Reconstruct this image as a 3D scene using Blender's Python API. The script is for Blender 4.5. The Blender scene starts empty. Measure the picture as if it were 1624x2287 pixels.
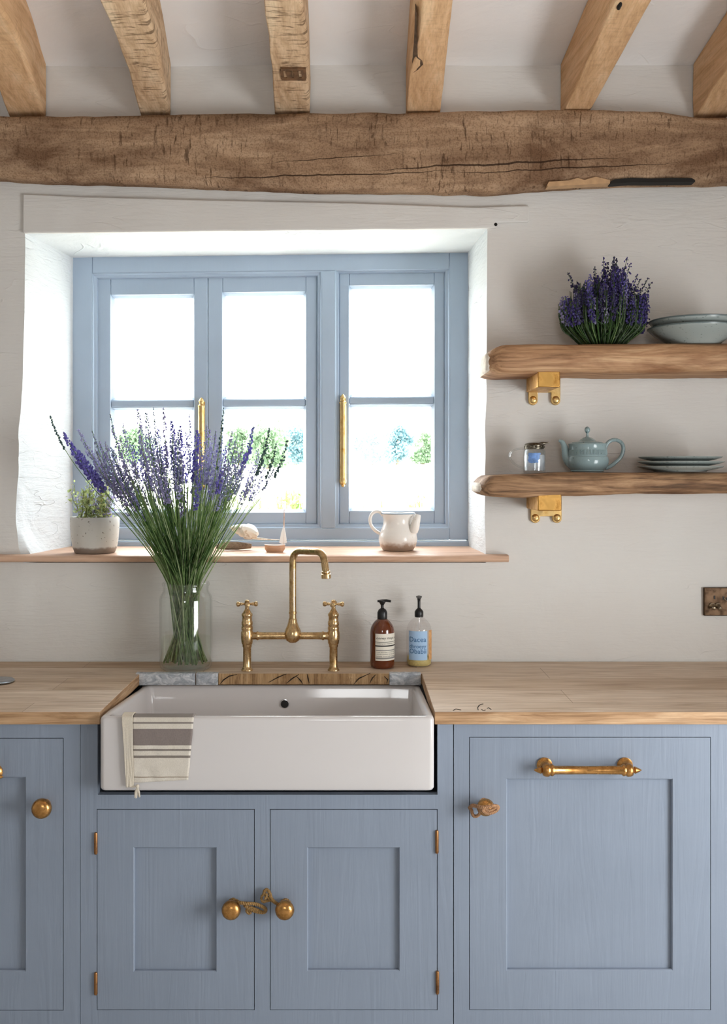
import bpy, bmesh, math, random
from mathutils import Vector, Matrix, noise

RND = random.Random(11)
SC = bpy.context.scene
COL = SC.collection

# ---------------------------------------------------------------- camera geometry (metres, x right, y into the room's window wall, z up)
F, PX0, PY0, EYE = 2275.0, 790.0, 1050.0, 1.4625
def X(px, d): return (px - PX0) * d / F
def Z(py, d): return EYE - (py - PY0) * d / F

WALL = 3.0        # window wall plane
FRAME_Y = 3.33    # front of the window frame
SILL_Z = 1.2153
TOP_Z = 0.9       # worktop
CAB_Y = 2.385     # cabinet faces
SHELF_Y = 2.79    # front of the shelves

# ---------------------------------------------------------------- materials
def srgb(h):
    h = h.lstrip('#')
    c = [int(h[i:i + 2], 16) / 255 for i in (0, 2, 4)]
    return tuple((x / 12.92 if x <= 0.04045 else ((x + 0.055) / 1.055) ** 2.4) for x in c) + (1.0,)

class NT:
    """small node-tree helper"""
    def __init__(s, name):
        s.mat = bpy.data.materials.new(name); s.mat.use_nodes = True
        s.t = s.mat.node_tree; s.t.nodes.clear()
        s.out = s.n('ShaderNodeOutputMaterial')
        s.b = s.n('ShaderNodeBsdfPrincipled')
        s.l(s.b.outputs[0], s.out.inputs[0])
    def n(s, typ, **kw):
        nd = s.t.nodes.new(typ)
        for k, v in kw.items(): setattr(nd, k, v)
        return nd
    def l(s, a, b): s.t.links.new(a, b)
    def set(s, **kw):
        for k, v in kw.items(): s.b.inputs[k.replace('_', ' ')].default_value = v
    def coord(s, scale=(1, 1, 1), rot=(0, 0, 0), loc=(0, 0, 0)):
        tc = s.n('ShaderNodeTexCoord'); mp = s.n('ShaderNodeMapping')
        mp.inputs['Scale'].default_value = scale; mp.inputs['Rotation'].default_value = rot; mp.inputs['Location'].default_value = loc
        s.l(tc.outputs['Object'], mp.inputs['Vector']); return mp.outputs[0]
    def noise(s, vec, scale=5, detail=6, rough=0.55, dist=0.0):
        nd = s.n('ShaderNodeTexNoise')
        nd.inputs['Scale'].default_value = scale; nd.inputs['Detail'].default_value = detail
        nd.inputs['Roughness'].default_value = rough; nd.inputs['Distortion'].default_value = dist
        s.l(vec, nd.inputs['Vector']); return nd.outputs['Fac']
    def ramp(s, fac, stops):
        nd = s.n('ShaderNodeValToRGB'); r = nd.color_ramp
        r.elements[0].position = stops[0][0]; r.elements[0].color = stops[0][1]
        r.elements[1].position = stops[-1][0]; r.elements[1].color = stops[-1][1]
        for p, c in stops[1:-1]:
            e = r.elements.new(p); e.color = c
        s.l(fac, nd.inputs[0]); return nd.outputs[0]
    def mix(s, fac, a, b, mode='MIX'):
        nd = s.n('ShaderNodeMix', data_type='RGBA', blend_type=mode)
        for sock, v in ((0, fac), (6, a), (7, b)):
            if hasattr(v, 'node'): s.l(v, nd.inputs[sock])
            else: nd.inputs[sock].default_value = v
        return nd.outputs[2]
    def math(s, op, a, b=0.0, c=0.0):
        nd = s.n('ShaderNodeMath', operation=op)
        for i, v in enumerate((a, b, c)):
            if hasattr(v, 'node'): s.l(v, nd.inputs[i])
            else: nd.inputs[i].default_value = v
        return nd.outputs[0]
    def bump(s, h, strength=0.3, dist=0.01, prev=None):
        nd = s.n('ShaderNodeBump'); nd.inputs['Strength'].default_value = strength; nd.inputs['Distance'].default_value = dist
        s.l(h, nd.inputs['Height'])
        if prev is not None: s.l(prev, nd.inputs['Normal'])
        s.l(nd.outputs[0], s.b.inputs['Normal']); return nd.outputs[0]
    def color(s, c):
        if hasattr(c, 'node'): s.l(c, s.b.inputs['Base Color'])
        else: s.b.inputs['Base Color'].default_value = c

MATS = {}
W1 = (1, 1, 1, 1); K0 = (0, 0, 0, 1)

def m_plain(name, hexc, rough=0.5, metal=0.0, var=0.0, scale=20, bump=0.0, spec=0.5):
    t = NT(name); t.set(Roughness=rough, Metallic=metal)
    t.b.inputs['Specular IOR Level'].default_value = spec
    c = srgb(hexc)
    if var or bump:
        f = t.noise(t.coord(), scale, 5)
        if var:
            d = tuple(max(0, x * (1 - var)) for x in c[:3]) + (1,); u = tuple(min(1, x * (1 + var)) for x in c[:3]) + (1,)
            t.color(t.ramp(f, [(0.3, d), (0.7, u)]))
        else: t.color(c)
        if bump: t.bump(f, bump, 0.004)
    else: t.color(c)
    MATS[name] = t.mat; return t.mat

def m_plaster(name, base, tint, bump=0.5):
    t = NT(name); t.set(Roughness=0.85); t.b.inputs['Specular IOR Level'].default_value = 0.2
    big = t.noise(t.coord(), 2.2, 4, 0.5)
    t.color(t.ramp(big, [(0.35, srgb(base)), (0.65, srgb(tint))]))
    n1 = t.noise(t.coord((1, 1, 1.6)), 5, 5, 0.5, 0.8)
    b1 = t.bump(n1, 0.5 * bump, 0.03)
    n2 = t.noise(t.coord((3, 3, 26)), 4, 6, 0.6, 0.5)          # trowel / brush strokes along the wall
    b2 = t.bump(n2, 0.6 * bump, 0.007, b1)
    n3 = t.noise(t.coord((1.0, 1.0, 6.5), rot=(0, 0.12, 0)), 2.6, 2, 0.5, 0.9)      # a few raised scratches
    r = t.math('ABSOLUTE', t.math('SUBTRACT', n3, 0.5))
    ln = t.ramp(r, [(0.0, W1), (0.009, K0)])
    mask = t.ramp(t.noise(t.coord(), 3.4, 2), [(0.52, K0), (0.6, W1)])
    t.bump(t.mix(1.0, ln, mask, 'MULTIPLY'), 0.6 * bump, 0.006, b2)
    MATS[name] = t.mat; return t.mat

def m_wood(name, dark, mid, light, axis='x', rough=0.6, grain=1.0, bump=0.25, blotch=None, freq=1.0):
    t = NT(name); t.set(Roughness=rough); t.b.inputs['Specular IOR Level'].default_value = 0.3
    a = {'x': 0, 'y': 1, 'z': 2}[axis]
    sc = [9.0 * freq] * 3; sc[a] = 0.9 * freq
    g = t.noise(t.coord(sc), 2.6, 9, 0.62, 1.2)
    col = t.ramp(g, [(0.30, srgb(dark)), (0.48, srgb(mid)), (0.68, srgb(light))])
    sf = [110.0] * 3; sf[a] = 3.5
    fine = t.noise(t.coord(sf), 2.0, 3, 0.6, 0.2)
    fcol = t.ramp(fine, [(0.35, (0.55, 0.5, 0.45, 1)), (0.55, W1)])
    col = t.mix(0.55 * grain, col, fcol, 'MULTIPLY')
    if blotch:
        bl = t.noise(t.coord([2.0 if i != a else 1.0 for i in range(3)]), 2.5, 5, 0.6, 0.6)
        col = t.mix(t.ramp(bl, [(0.5, K0), (0.72, W1)]), col, t.mix(1.0, col, srgb(blotch), 'MULTIPLY'))
    t.color(col)
    b = t.bump(g, bump * 0.6, 0.01)
    t.bump(fine, bump * 0.5, 0.003, b)
    MATS[name] = t.mat; return t.mat

def m_beam(name):
    """old hewn oak: dull brown, short dark tool marks, two long drying cracks"""
    t = NT(name); t.set(Roughness=0.8); t.b.inputs['Specular IOR Level'].default_value = 0.15
    g = t.noise(t.coord((1.2, 6, 7)), 2.2, 9, 0.65, 1.0)
    col = t.ramp(g, [(0.28, srgb('#826650')), (0.47, srgb('#b09174')), (0.70, srgb('#ccae90'))])
    bl = t.noise(t.coord((1.0, 1, 2.2)), 3.0, 6, 0.65, 0.5)
    col = t.mix(t.ramp(bl, [(0.43, K0), (0.64, (0.8, 0.8, 0.8, 1))]), col, srgb('#6a4c36'))
    mk = t.noise(t.coord((105, 30, 19), rot=(0, 0.35, 0)), 1.0, 3, 0.6, 0.5)
    gate = t.ramp(t.noise(t.coord(), 5.5, 4), [(0.38, K0), (0.56, W1)])
    marks = t.mix(1.0, t.ramp(mk, [(0.34, W1), (0.44, K0)]), gate, 'MULTIPLY')
    col = t.mix(t.math('MULTIPLY', marks, 0.75), col, srgb('#4a3423'))
    speck = t.noise(t.coord((1, 1, 1)), 210, 2, 0.5)
    col = t.mix(0.5, col, t.ramp(speck, [(0.38, (0.45, 0.4, 0.35, 1)), (0.52, W1)]), 'MULTIPLY')
    # long cracks: thin curved lines along the beam (object space)
    tc = t.n('ShaderNodeTexCoord'); sep = t.n('ShaderNodeSeparateXYZ'); t.l(tc.outputs['Object'], sep.inputs[0])
    xs, zs = sep.outputs[0], sep.outputs[2]
    wob = t.math('MULTIPLY', t.math('SUBTRACT', t.noise(t.coord((1, 0, 0)), 6, 4), 0.5), 0.03)
    cr = None
    for x0, x1, z0, sl, w in ((0.04, 0.78, 0.031, 0.051, 0.0028), (-0.46, 0.30, 0.022, 0.029, 0.0022), (0.25, 0.95, 0.012, 0.045, 0.0018), (-0.28, 0.16, 0.073, 0.078, 0.0012)):
        dz = t.math('ABSOLUTE', t.math('SUBTRACT', t.math('SUBTRACT', zs, t.math('MULTIPLY_ADD', xs, sl, z0)), wob))
        mid, half = (x0 + x1) / 2, (x1 - x0) / 2
        taper = t.math('MAXIMUM', t.math('SUBTRACT', 1.0, t.math('POWER', t.math('ABSOLUTE', t.math('DIVIDE', t.math('SUBTRACT', xs, mid), half)), 2.0)), 0.0)
        line = t.math('LESS_THAN', dz, t.math('MULTIPLY', taper, w))
        cr = line if cr is None else t.math('MAXIMUM', cr, line)
    col = t.mix(t.math('MULTIPLY', cr, 0.85), col, srgb('#2a1a10'))
    t.color(col)
    b = t.bump(g, 0.5, 0.015); b = t.bump(marks, -0.5, 0.006, b); t.bump(cr, -0.8, 0.008, b)
    MATS[name] = t.mat; return t.mat

def m_rafter(name, dark, mid, light, marks=0.5):
    t = NT(name); t.set(Roughness=0.75); t.b.inputs['Specular IOR Level'].default_value = 0.2
    g = t.noise(t.coord((10, 1.0, 10)), 2.4, 9, 0.6, 0.9)
    col = t.ramp(g, [(0.3, srgb(dark)), (0.5, srgb(mid)), (0.7, srgb(light))])
    mk = t.noise(t.coord((16, 120, 30), rot=(0, 0, 0.2)), 1.0, 4, 0.6, 0.5)
    gate = t.ramp(t.noise(t.coord(), 7, 3), [(0.30, K0), (0.52, W1)])
    mm = t.mix(1.0, t.ramp(mk, [(0.36, W1), (0.46, K0)]), gate, 'MULTIPLY')
    col = t.mix(t.math('MULTIPLY', mm, marks), col, srgb('#5a4028'))
    fine = t.noise(t.coord((120, 4, 120)), 2.0, 3)
    col = t.mix(0.3, col, t.ramp(fine, [(0.35, (0.55, 0.5, 0.45, 1)), (0.55, W1)]), 'MULTIPLY')
    t.color(col); b = t.bump(g, 0.3, 0.01); t.bump(mm, -0.4 * marks, 0.005, b)
    MATS[name] = t.mat; return t.mat

def m_worktop(name):
    """oak boards running along the wall, each a little different"""
    t = NT(name); t.set(Roughness=0.5); t.b.inputs['Specular IOR Level'].default_value = 0.35
    co = t.coord(loc=(0.42, 0.052, 0))
    br = t.n('ShaderNodeTexBrick'); br.offset = 0.37; br.squash = 1.0
    for k, v in (('Scale', 1.0), ('Mortar Size', 0.0009), ('Mortar Smooth', 0.2), ('Bias', 0.0), ('Brick Width', 0.95), ('Row Height', 0.145)): br.inputs[k].default_value = v
    br.inputs['Color1'].default_value = (0.0, 0, 0, 1); br.inputs['Color2'].default_value = W1; br.inputs['Mortar'].default_value = (0.5, .5, .5, 1)
    t.l(co, br.inputs['Vector'])
    g = t.noise(t.coord((1.1, 11, 11)), 2.6, 9, 0.62, 1.4)
    colA = t.ramp(g, [(0.3, srgb('#b39a80')), (0.5, srgb('#d2bda6')), (0.7, srgb('#dfcfbc'))])
    colB = t.ramp(g, [(0.3, srgb('#97795c')), (0.5, srgb('#b5997a')), (0.7, srgb('#c8ad90'))])
    col = t.mix(br.outputs['Color'], colA, colB)
    fine = t.noise(t.coord((5, 130, 130)), 2.0, 3)
    col = t.mix(0.35, col, t.ramp(fine, [(0.35, (0.6, 0.55, 0.5, 1)), (0.55, W1)]), 'MULTIPLY')
    kn = t.n('ShaderNodeTexVoronoi'); kn.inputs['Scale'].default_value = 3.1
    t.l(t.coord((1.0, 2.4, 1)), kn.inputs['Vector'])
    col = t.mix(t.ramp(kn.outputs['Distance'], [(0.012, W1), (0.05, K0)]), col, srgb('#4d3727'))
    col = t.mix(t.math('MULTIPLY', br.outputs['Fac'], 0.6), col, srgb('#6d5238'))
    t.color(col); b = t.bump(g, 0.12, 0.006); t.bump(br.outputs['Fac'], -0.3, 0.002, b)
    MATS[name] = t.mat; return t.mat

def m_paint(name, hexc, grain=0.25, rough=0.45):
    t = NT(name); t.set(Roughness=rough); t.b.inputs['Specular IOR Level'].default_value = 0.35
    c = srgb(hexc)
    v = t.noise(t.coord(), 3.0, 3)
    t.color(t.ramp(v, [(0.3, tuple(x * 0.94 for x in c[:3]) + (1,)), (0.7, tuple(min(1, x * 1.05) for x in c[:3]) + (1,))]))
    g = t.noise(t.coord((60, 60, 1.6)), 1.0, 6, 0.6, 1.2)
    g2 = t.noise(t.coord((10, 10, 0.7)), 1.5, 4, 0.5, 2.2)
    b = t.bump(g, grain, 0.004); t.bump(t.math('ABSOLUTE', t.math('SUBTRACT', g2, 0.5)), grain * 1.2, 0.012, b)
    MATS[name] = t.mat; return t.mat

def m_brass(name, hexc='#c39a5a', rough=0.25, dark='#7d5a2a'):
    t = NT(name); t.set(Metallic=1.0)
    f = t.noise(t.coord(), 45, 5, 0.6)
    t.color(t.ramp(f, [(0.28, srgb(dark)), (0.5, srgb(hexc))]))
    r = t.ramp(f, [(0.3, (rough + 0.2,) * 3 + (1,)), (0.6, (rough,) * 3 + (1,))]); t.l(r, t.b.inputs['Roughness'])
    MATS[name] = t.mat; return t.mat

def m_clear(name, tint=(1, 1, 1, 1), refl=0.9, edge=0.35, base=0.04, rim=0.0):
    """thin clear glass: transparent, with reflections that grow towards grazing angles"""
    t = NT(name); t.t.nodes.remove(t.b)
    tr = t.n('ShaderNodeBsdfTransparent'); tr.inputs[0].default_value = tint
    gl = t.n('ShaderNodeBsdfGlossy'); gl.inputs['Roughness'].default_value = 0.03; gl.inputs[0].default_value = (refl, refl, refl, 1)
    lw = t.n('ShaderNodeLayerWeight'); lw.inputs[0].default_value = 0.35
    if rim: t.l(t.mix(t.math('POWER', lw.outputs['Facing'], 5.0), tint, tuple(c * (1 - rim) for c in tint[:3]) + (1,)), tr.inputs[0])
    f = t.math('MULTIPLY_ADD', t.math('POWER', lw.outputs['Facing'], 4.0), edge, base)
    mx = t.n('ShaderNodeMixShader'); t.l(f, mx.inputs[0]); t.l(tr.outputs[0], mx.inputs[1]); t.l(gl.outputs[0], mx.inputs[2])
    t.l(mx.outputs[0], t.out.inputs[0])
    MATS[name] = t.mat; return t.mat

def m_petal(name, hexa, hexb):
    t = NT(name); t.set(Roughness=0.7); t.b.inputs['Specular IOR Level'].default_value = 0.2
    f = t.noise(t.coord(), 90, 3)
    c = t.ramp(f, [(0.3, srgb(hexa)), (0.7, srgb(hexb))]); t.color(c)
    tl = t.n('ShaderNodeBsdfTranslucent'); t.l(c, tl.inputs[0])
    mx = t.n('ShaderNodeMixShader'); mx.inputs[0].default_value = 0.6
    t.l(t.b.outputs[0], mx.inputs[1]); t.l(tl.outputs[0], mx.inputs[2]); t.l(mx.outputs[0], t.out.inputs[0])
    MATS[name] = t.mat; return t.mat

def m_speckle(name, base, spot, band=None, band_z=0.0, band_w=0.01, rough=0.45, size=160, thr=0.62):
    t = NT(name); t.set(Roughness=rough)
    f = t.noise(t.coord(), size, 2, 0.5)
    col = t.mix(t.ramp(f, [(thr, K0), (thr + 0.05, W1)]), srgb(base), srgb(spot))
    if band:
        tc = t.n('ShaderNodeTexCoord'); sep = t.n('ShaderNodeSeparateXYZ'); t.l(tc.outputs['Object'], sep.inputs[0])
        wz = t.math('ADD', sep.outputs[2], t.math('MULTIPLY', t.math('SUBTRACT', t.noise(t.coord(), 60, 4), 0.5), band_w * 2))
        k = t.n('ShaderNodeMapRange'); k.inputs[1].default_value = band_z - band_w * 0.5; k.inputs[2].default_value = band_z + band_w * 0.5
        k.inputs[3].default_value = 1; k.inputs[4].default_value = 0; t.l(wz, k.inputs[0])
        col = t.mix(k.outputs[0], col, srgb(band))
    t.color(col); t.bump(f, 0.1, 0.002)
    MATS[name] = t.mat; return t.mat

def m_stripes(name, base, bands):
    """woven cloth; bands = (z low, z high, colour) in the cloth's own height"""
    t = NT(name); t.set(Roughness=0.9); t.b.inputs['Specular IOR Level'].default_value = 0.1
    tc = t.n('ShaderNodeTexCoord'); sep = t.n('ShaderNodeSeparateXYZ'); t.l(tc.outputs['Object'], sep.inputs[0])
    weave = t.noise(t.coord((900, 900, 260)), 1.0, 2)
    c = t.mix(t.ramp(t.noise(t.coord(), 16, 3), [(0.3, K0), (0.7, W1)]), srgb(base), srgb('#d0c7b9'))
    zz = sep.outputs[2]
    for a, b, h in bands:
        k = t.math('MULTIPLY', t.math('GREATER_THAN', zz, a), t.math('LESS_THAN', zz, b))
        c = t.mix(k, c, srgb(h))
    c = t.mix(0.35, c, t.ramp(weave, [(0.3, (0.6, 0.6, 0.6, 1)), (0.6, W1)]), 'MULTIPLY')
    t.color(c); t.bump(weave, 0.25, 0.001)
    MATS[name] = t.mat; return t.mat

# ---------------------------------------------------------------- mesh building
class MB:
    def __init__(s): s.v = []; s.f = []
    def add(s, vs, fs):
        o = len(s.v); s.v += [tuple(v) for v in vs]; s.f += [tuple(i + o for i in f) for f in fs]; return s
    def box(s, x0, x1, y0, y1, z0, z1):
        x0, x1 = sorted((x0, x1)); y0, y1 = sorted((y0, y1)); z0, z1 = sorted((z0, z1))
        return s.add([(x, y, z) for z in (z0, z1) for y in (y0, y1) for x in (x0, x1)],
                     [(0, 2, 3, 1), (4, 5, 7, 6), (0, 1, 5, 4), (2, 6, 7, 3), (0, 4, 6, 2), (1, 3, 7, 5)])
    def loft(s, rings, closed=True, cap=True):
        n = len(rings[0]); vs = [p for r in rings for p in r]; fs = []
        for i in range(len(rings) - 1):
            for j in range(n if closed else n - 1):
                k = (j + 1) % n
                fs.append((i * n + j, i * n + k, (i + 1) * n + k, (i + 1) * n + j))
        if cap and closed:
            fs.append(tuple(range(n - 1, -1, -1))); o = (len(rings) - 1) * n; fs.append(tuple(range(o, o + n)))
        return s.add(vs, fs)
    def lathe(s, prof, org, axis=(0, 0, 1), seg=40, cap=True, sx=1.0, sy=1.0):
        ax = Vector(axis).normalized(); q = Vector((0, 0, 1)).rotation_difference(ax).to_matrix(); o = Vector(org)
        rings = []
        for r, h in prof:
            rings.append([o + q @ Vector((max(r, 1e-5) * sx * math.cos(2 * math.pi * k / seg), max(r, 1e-5) * sy * math.sin(2 * math.pi * k / seg), h)) for k in range(seg)])
        return s.loft(rings, True, cap)
    def tube(s, pts, r, seg=10, cap=True):
        pts = [Vector(p) for p in pts]; n = len(pts)
        rs = r if isinstance(r, (list, tuple)) else [r] * n
        tg = [(pts[min(i + 1, n - 1)] - pts[max(i - 1, 0)]).normalized() for i in range(n)]
        ref = Vector((0, 0, 1)) if abs(tg[0].z) < 0.9 else Vector((1, 0, 0))
        u = tg[0].cross(ref).normalized(); rings = []
        for i in range(n):
            u = (u - tg[i] * u.dot(tg[i])).normalized(); w = tg[i].cross(u)
            rings.append([pts[i] + rs[i] * (u * math.cos(2 * math.pi * k / seg) + w * math.sin(2 * math.pi * k / seg)) for k in range(seg)])
        return s.loft(rings, True, cap)
    def ball(s, c, r, seg=20, rows=12):
        rx, ry, rz = r if isinstance(r, (list, tuple)) else (r, r, r)
        rings = []
        for i in range(rows + 1):
            a = -math.pi / 2 + math.pi * i / rows; cr = max(math.cos(a), 1e-4)
            rings.append([(c[0] + rx * cr * math.cos(2 * math.pi * k / seg), c[1] + ry * cr * math.sin(2 * math.pi * k / seg), c[2] + rz * math.sin(a)) for k in range(seg)])
        return s.loft(rings)
    def prism(s, poly, y0, y1):
        """polygon of (x, z) points pushed through from y0 to y1"""
        return s.loft([[(x, y0, z) for x, z in poly], [(x, y1, z) for x, z in poly]])
    def grid(s, fn, nu, nv):
        vs = [fn(i / nu, j / nv) for j in range(nv + 1) for i in range(nu + 1)]
        fs = [(j * (nu + 1) + i, j * (nu + 1) + i + 1, (j + 1) * (nu + 1) + i + 1, (j + 1) * (nu + 1) + i) for j in range(nv) for i in range(nu)]
        return s.add(vs, fs)
    def warp(s, fn): s.v = [tuple(fn(Vector(v))) for v in s.v]; return s
    def rough(s, amp, scale, seed=0):
        off = Vector((seed * 7.3, seed * 3.1, seed * 5.7))
        return s.warp(lambda v: v + noise.noise_vector(v * scale + off) * amp)

ORG = {}
def build(mb, name, mat, parent=None, loc=(0, 0, 0), angle=35, bevel=0.0, bseg=2, solid=0.0, subdiv=0, fix=True):
    org = ORG[parent.name] if parent is not None else Vector(loc)
    me = bpy.data.meshes.new(name)
    me.from_pydata([tuple(Vector(v) - org) for v in mb.v], [], mb.f); me.validate()
    if fix:
        bm = bmesh.new(); bm.from_mesh(me); bmesh.ops.recalc_face_normals(bm, faces=bm.faces); bm.to_mesh(me); bm.free()
    me.polygons.foreach_set('use_smooth', [True] * len(me.polygons))
    if angle < 180: me.set_sharp_from_angle(angle=math.radians(angle))
    o = bpy.data.objects.new(name, me); COL.objects.link(o)
    if mat is not None: me.materials.append(MATS[mat] if isinstance(mat, str) else mat)
    if parent is not None: o.parent = parent
    else: o.location = org
    ORG[o.name] = org
    if bevel:
        b = o.modifiers.new('bevel', 'BEVEL'); b.width = bevel; b.segments = bseg; b.limit_method = 'ANGLE'; b.angle_limit = math.radians(40); b.harden_normals = False
    if solid:
        q = o.modifiers.new('solid', 'SOLIDIFY'); q.thickness = solid; q.offset = 0
    if subdiv:
        q = o.modifiers.new('sub', 'SUBSURF'); q.levels = subdiv; q.render_levels = subdiv
    return o
def tag(o, label=None, cat=None, group=None, kind=None):
    if label: o['label'] = label
    if cat: o['category'] = cat
    if group: o['group'] = group
    if kind: o['kind'] = kind
    return o
def thing(name, label, cat, loc, group=None, kind=None):
    o = bpy.data.objects.new(name, None); COL.objects.link(o); o.location = loc; o.empty_display_size = 0.05
    ORG[o.name] = Vector(loc); return tag(o, label, cat, group, kind)
def rbox(x0, x1, y0, y1, z0, z1): return MB().box(x0, x1, y0, y1, z0, z1)
def bez(p0, p1, p2, p3, n=12):
    p0, p1, p2, p3 = map(Vector, (p0, p1, p2, p3)); out = []
    for i in range(n + 1):
        t = i / n; u = 1 - t
        out.append(p0 * u ** 3 + p1 * 3 * u * u * t + p2 * 3 * u * t * t + p3 * t ** 3)
    return out
def fillet(pts, r, n=6):
    """round the corners of a polyline"""
    pts = [Vector(p) for p in pts]; out = [pts[0]]
    for a, b, c in zip(pts, pts[1:], pts[2:]):
        d1 = (a - b); d2 = (c - b); rr = min(r, d1.length * 0.49, d2.length * 0.49)
        p, q = b + d1.normalized() * rr, b + d2.normalized() * rr
        for i in range(n + 1):
            t = i / n; out.append(p * (1 - t) ** 2 + b * 2 * t * (1 - t) + q * t * t)
    out.append(pts[-1]); return out
def interp(x, tab):
    if x <= tab[0][0]: return tab[0][1]
    for (a, va), (b, vb) in zip(tab, tab[1:]):
        if x <= b: return va + (vb - va) * (x - a) / (b - a)
    return tab[-1][1]
def nz(x, y=0.0, z=0.0): return noise.noise(Vector((x, y, z)))
SKY, EXPO = 11.0, 0.32
# ================================================================ materials in use
m_plaster('plaster', '#d8d4cf', '#dcdad6')
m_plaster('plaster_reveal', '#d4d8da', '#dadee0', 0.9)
m_plaster('plaster_ceiling', '#eeecea', '#f3f1f0', 0.5)
m_beam('old_oak')
m_rafter('rough_rafter', '#ad8b69', '#d2b391', '#e2c9a8', 0.75)
m_rafter('sawn_rafter', '#bd946a', '#d8b087', '#e4c39c', 0.12)
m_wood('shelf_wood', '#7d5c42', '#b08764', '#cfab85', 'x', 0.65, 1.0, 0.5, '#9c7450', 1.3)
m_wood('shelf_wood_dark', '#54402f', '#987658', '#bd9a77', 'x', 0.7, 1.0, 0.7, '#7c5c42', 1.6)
m_wood('sill_wood', '#b78f74', '#cfaa90', '#dcbba2', 'x', 0.45, 0.6, 0.1)
m_worktop('worktop_oak')
m_wood('worktop_edge', '#94704f', '#b9946f', '#cdab87', 'x', 0.5, 1.2, 0.2, None, 2.0)
m_wood('cut_edge', '#8a6a4c', '#ae8a66', '#c6a583', 'y', 0.7, 1.2, 0.5, '#8a7a68', 2.5)
m_paint('cabinet_paint', '#8791a0', 0.13)
m_paint('window_paint', '#a6b6c8', 0.04, 0.35)
m_brass('brass', '#cfb083', 0.22, '#9c7a4c')
m_brass('aged_brass', '#c79458', 0.24, '#8a5c2c')
m_brass('bright_brass', '#dcbb80', 0.3, '#c29a5a')
m_brass('copper_hinge', '#a4764c', 0.4, '#5c4030')
m_plain('floor_stone', '#c9c8c6', 0.6, 0, 0.1, 3)
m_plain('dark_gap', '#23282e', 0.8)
m_plain('iron', '#1d1a18', 0.5, 0.8)
m_clear('window_glass', (0.99, 1, 1, 1), 0.9, 0.25, 0.03)

# slight lean of the old window: its right end sits a little higher at the top
def lean(v):
    x0 = X(600, FRAME_Y)
    return Vector((v.x, v.y, v.z + (v.x - x0) * 0.0125 * max(0.0, (v.z - 1.22) / 0.95)))

# ================================================================ window wall with its deep opening
OPT = 2.166
def left_edge(z):
    return interp(z, [(1.19, -0.972), (1.23, -0.983), (1.30, -0.990), (1.36, -0.992), (1.46, -0.984), (1.56, -0.986), (1.66, -0.976), (1.95, -0.969), (2.2, -0.966)]) + 0.004 * nz(z * 14) * (1 if z < 1.65 else 0.3)
def right_edge(z):
    return interp(z, [(1.19, 0.389), (1.40, 0.386), (1.75, 0.391), (2.2, 0.394)]) + 0.0025 * nz(z * 11, 5)
def top_edge(x): return OPT + (x + 0.29) * 0.0105 + 0.0015 * nz(x * 9)
NL, NM, NR = 22, 56, 50
ZL = [i * 1.19 / 46 for i in range(46)] + [1.19 + i * (OPT - 1.19) / 42 for i in range(42)] + [OPT + i * (2.76 - OPT) / 24 for i in range(25)]
w = MB(); vs = []; NXX = NL + NM + NR
for z in ZL:
    xl, xr = left_edge(z), right_edge(z)
    for i in range(NXX + 1):
        if i <= NL: x = -1.62 + (xl + 1.62) * i / NL
        elif i <= NL + NM: x = xl + (xr - xl) * (i - NL) / NM
        else: x = xr + (1.75 - xr) * (i - NL - NM) / NR
        zz = z + max(0, 1 - abs(z - OPT) / 0.3) * (top_edge(x) - OPT)
        b = 0.006 * nz(x * 2.3, zz * 2.3) + 0.003 * nz(x * 7, zz * 7, 3)
        if x < xl + 1e-6 and z < 1.7: b += 0.006 * nz(x * 16, zz * 9, 8) - 0.004
        if 1.15 < zz < 1.22: b *= 0.3
        if zz < 1.0: b *= 0.4
        vs.append((x, WALL - 0.002 + b, zz))
fs = []; iz0, iz1 = 46, 88
for j in range(len(ZL) - 1):
    for i in range(NXX):
        if NL <= i < NL + NM and iz0 <= j < iz1: continue
        a = j * (NXX + 1) + i; fs.append((a, a + 1, a + NXX + 2, a + NXX + 1))
w.add(vs, fs)
# the reveal: rings from the wall face back to the frame
IL, IR, IB, IT = X(166, FRAME_Y), X(1044, FRAME_Y), 1.19, Z(570, FRAME_Y)
loop = [iz0 * (NXX + 1) + i for i in range(NL, NL + NM + 1)]
loop += [j * (NXX + 1) + NL + NM for j in range(iz0 + 1, iz1 + 1)]
loop += [iz1 * (NXX + 1) + i for i in range(NL + NM - 1, NL - 1, -1)]
loop += [j * (NXX + 1) + NL for j in range(iz1 - 1, iz0, -1)]
outer = [Vector(vs[i]) for i in loop]
def inner_pt(k):
    n1, n2, n3 = NM, NM + (iz1 - iz0), 2 * NM + (iz1 - iz0)
    if k <= n1: t = k / NM; p = Vector((IL + (IR - IL) * t, 0, IB))
    elif k <= n2: t = (k - n1) / (iz1 - iz0); p = Vector((IR, 0, IB + (IT - IB) * t))
    elif k <= n3: t = (k - n2) / NM; p = Vector((IR + (IL - IR) * t, 0, IT))
    else: t = (k - n3) / (iz1 - iz0); p = Vector((IL, 0, IT + (IB - IT) * t))
    p.y = FRAME_Y + 0.03; return lean(p)
rings = []
DEP = [0, .03, .08, .16, .26, .38, .5, .62, .75, .88, 1.0]
for q, t in enumerate(DEP):
    ring = []
    for k, p in enumerate(outer):
        v = p.lerp(inner_pt(k), t)
        if 0 < q < len(DEP) - 1:
            amp = 0.0025
            if v.x < -0.85 and v.z < 1.6: amp = 0.007 * (1 - t) + 0.002
            d = noise.noise_vector(v * 13) * amp; v += Vector((d.x, 0, d.z * 0.5))
            if v.x < -0.85: v.x += max(0, 1 - (v.z - 1.19) / 0.09) * 0.035 * (1 - t)      # lump of plaster at the foot
        ring.append(v)
    rings.append(ring)
reveal = MB().loft(rings, True, False)
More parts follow.
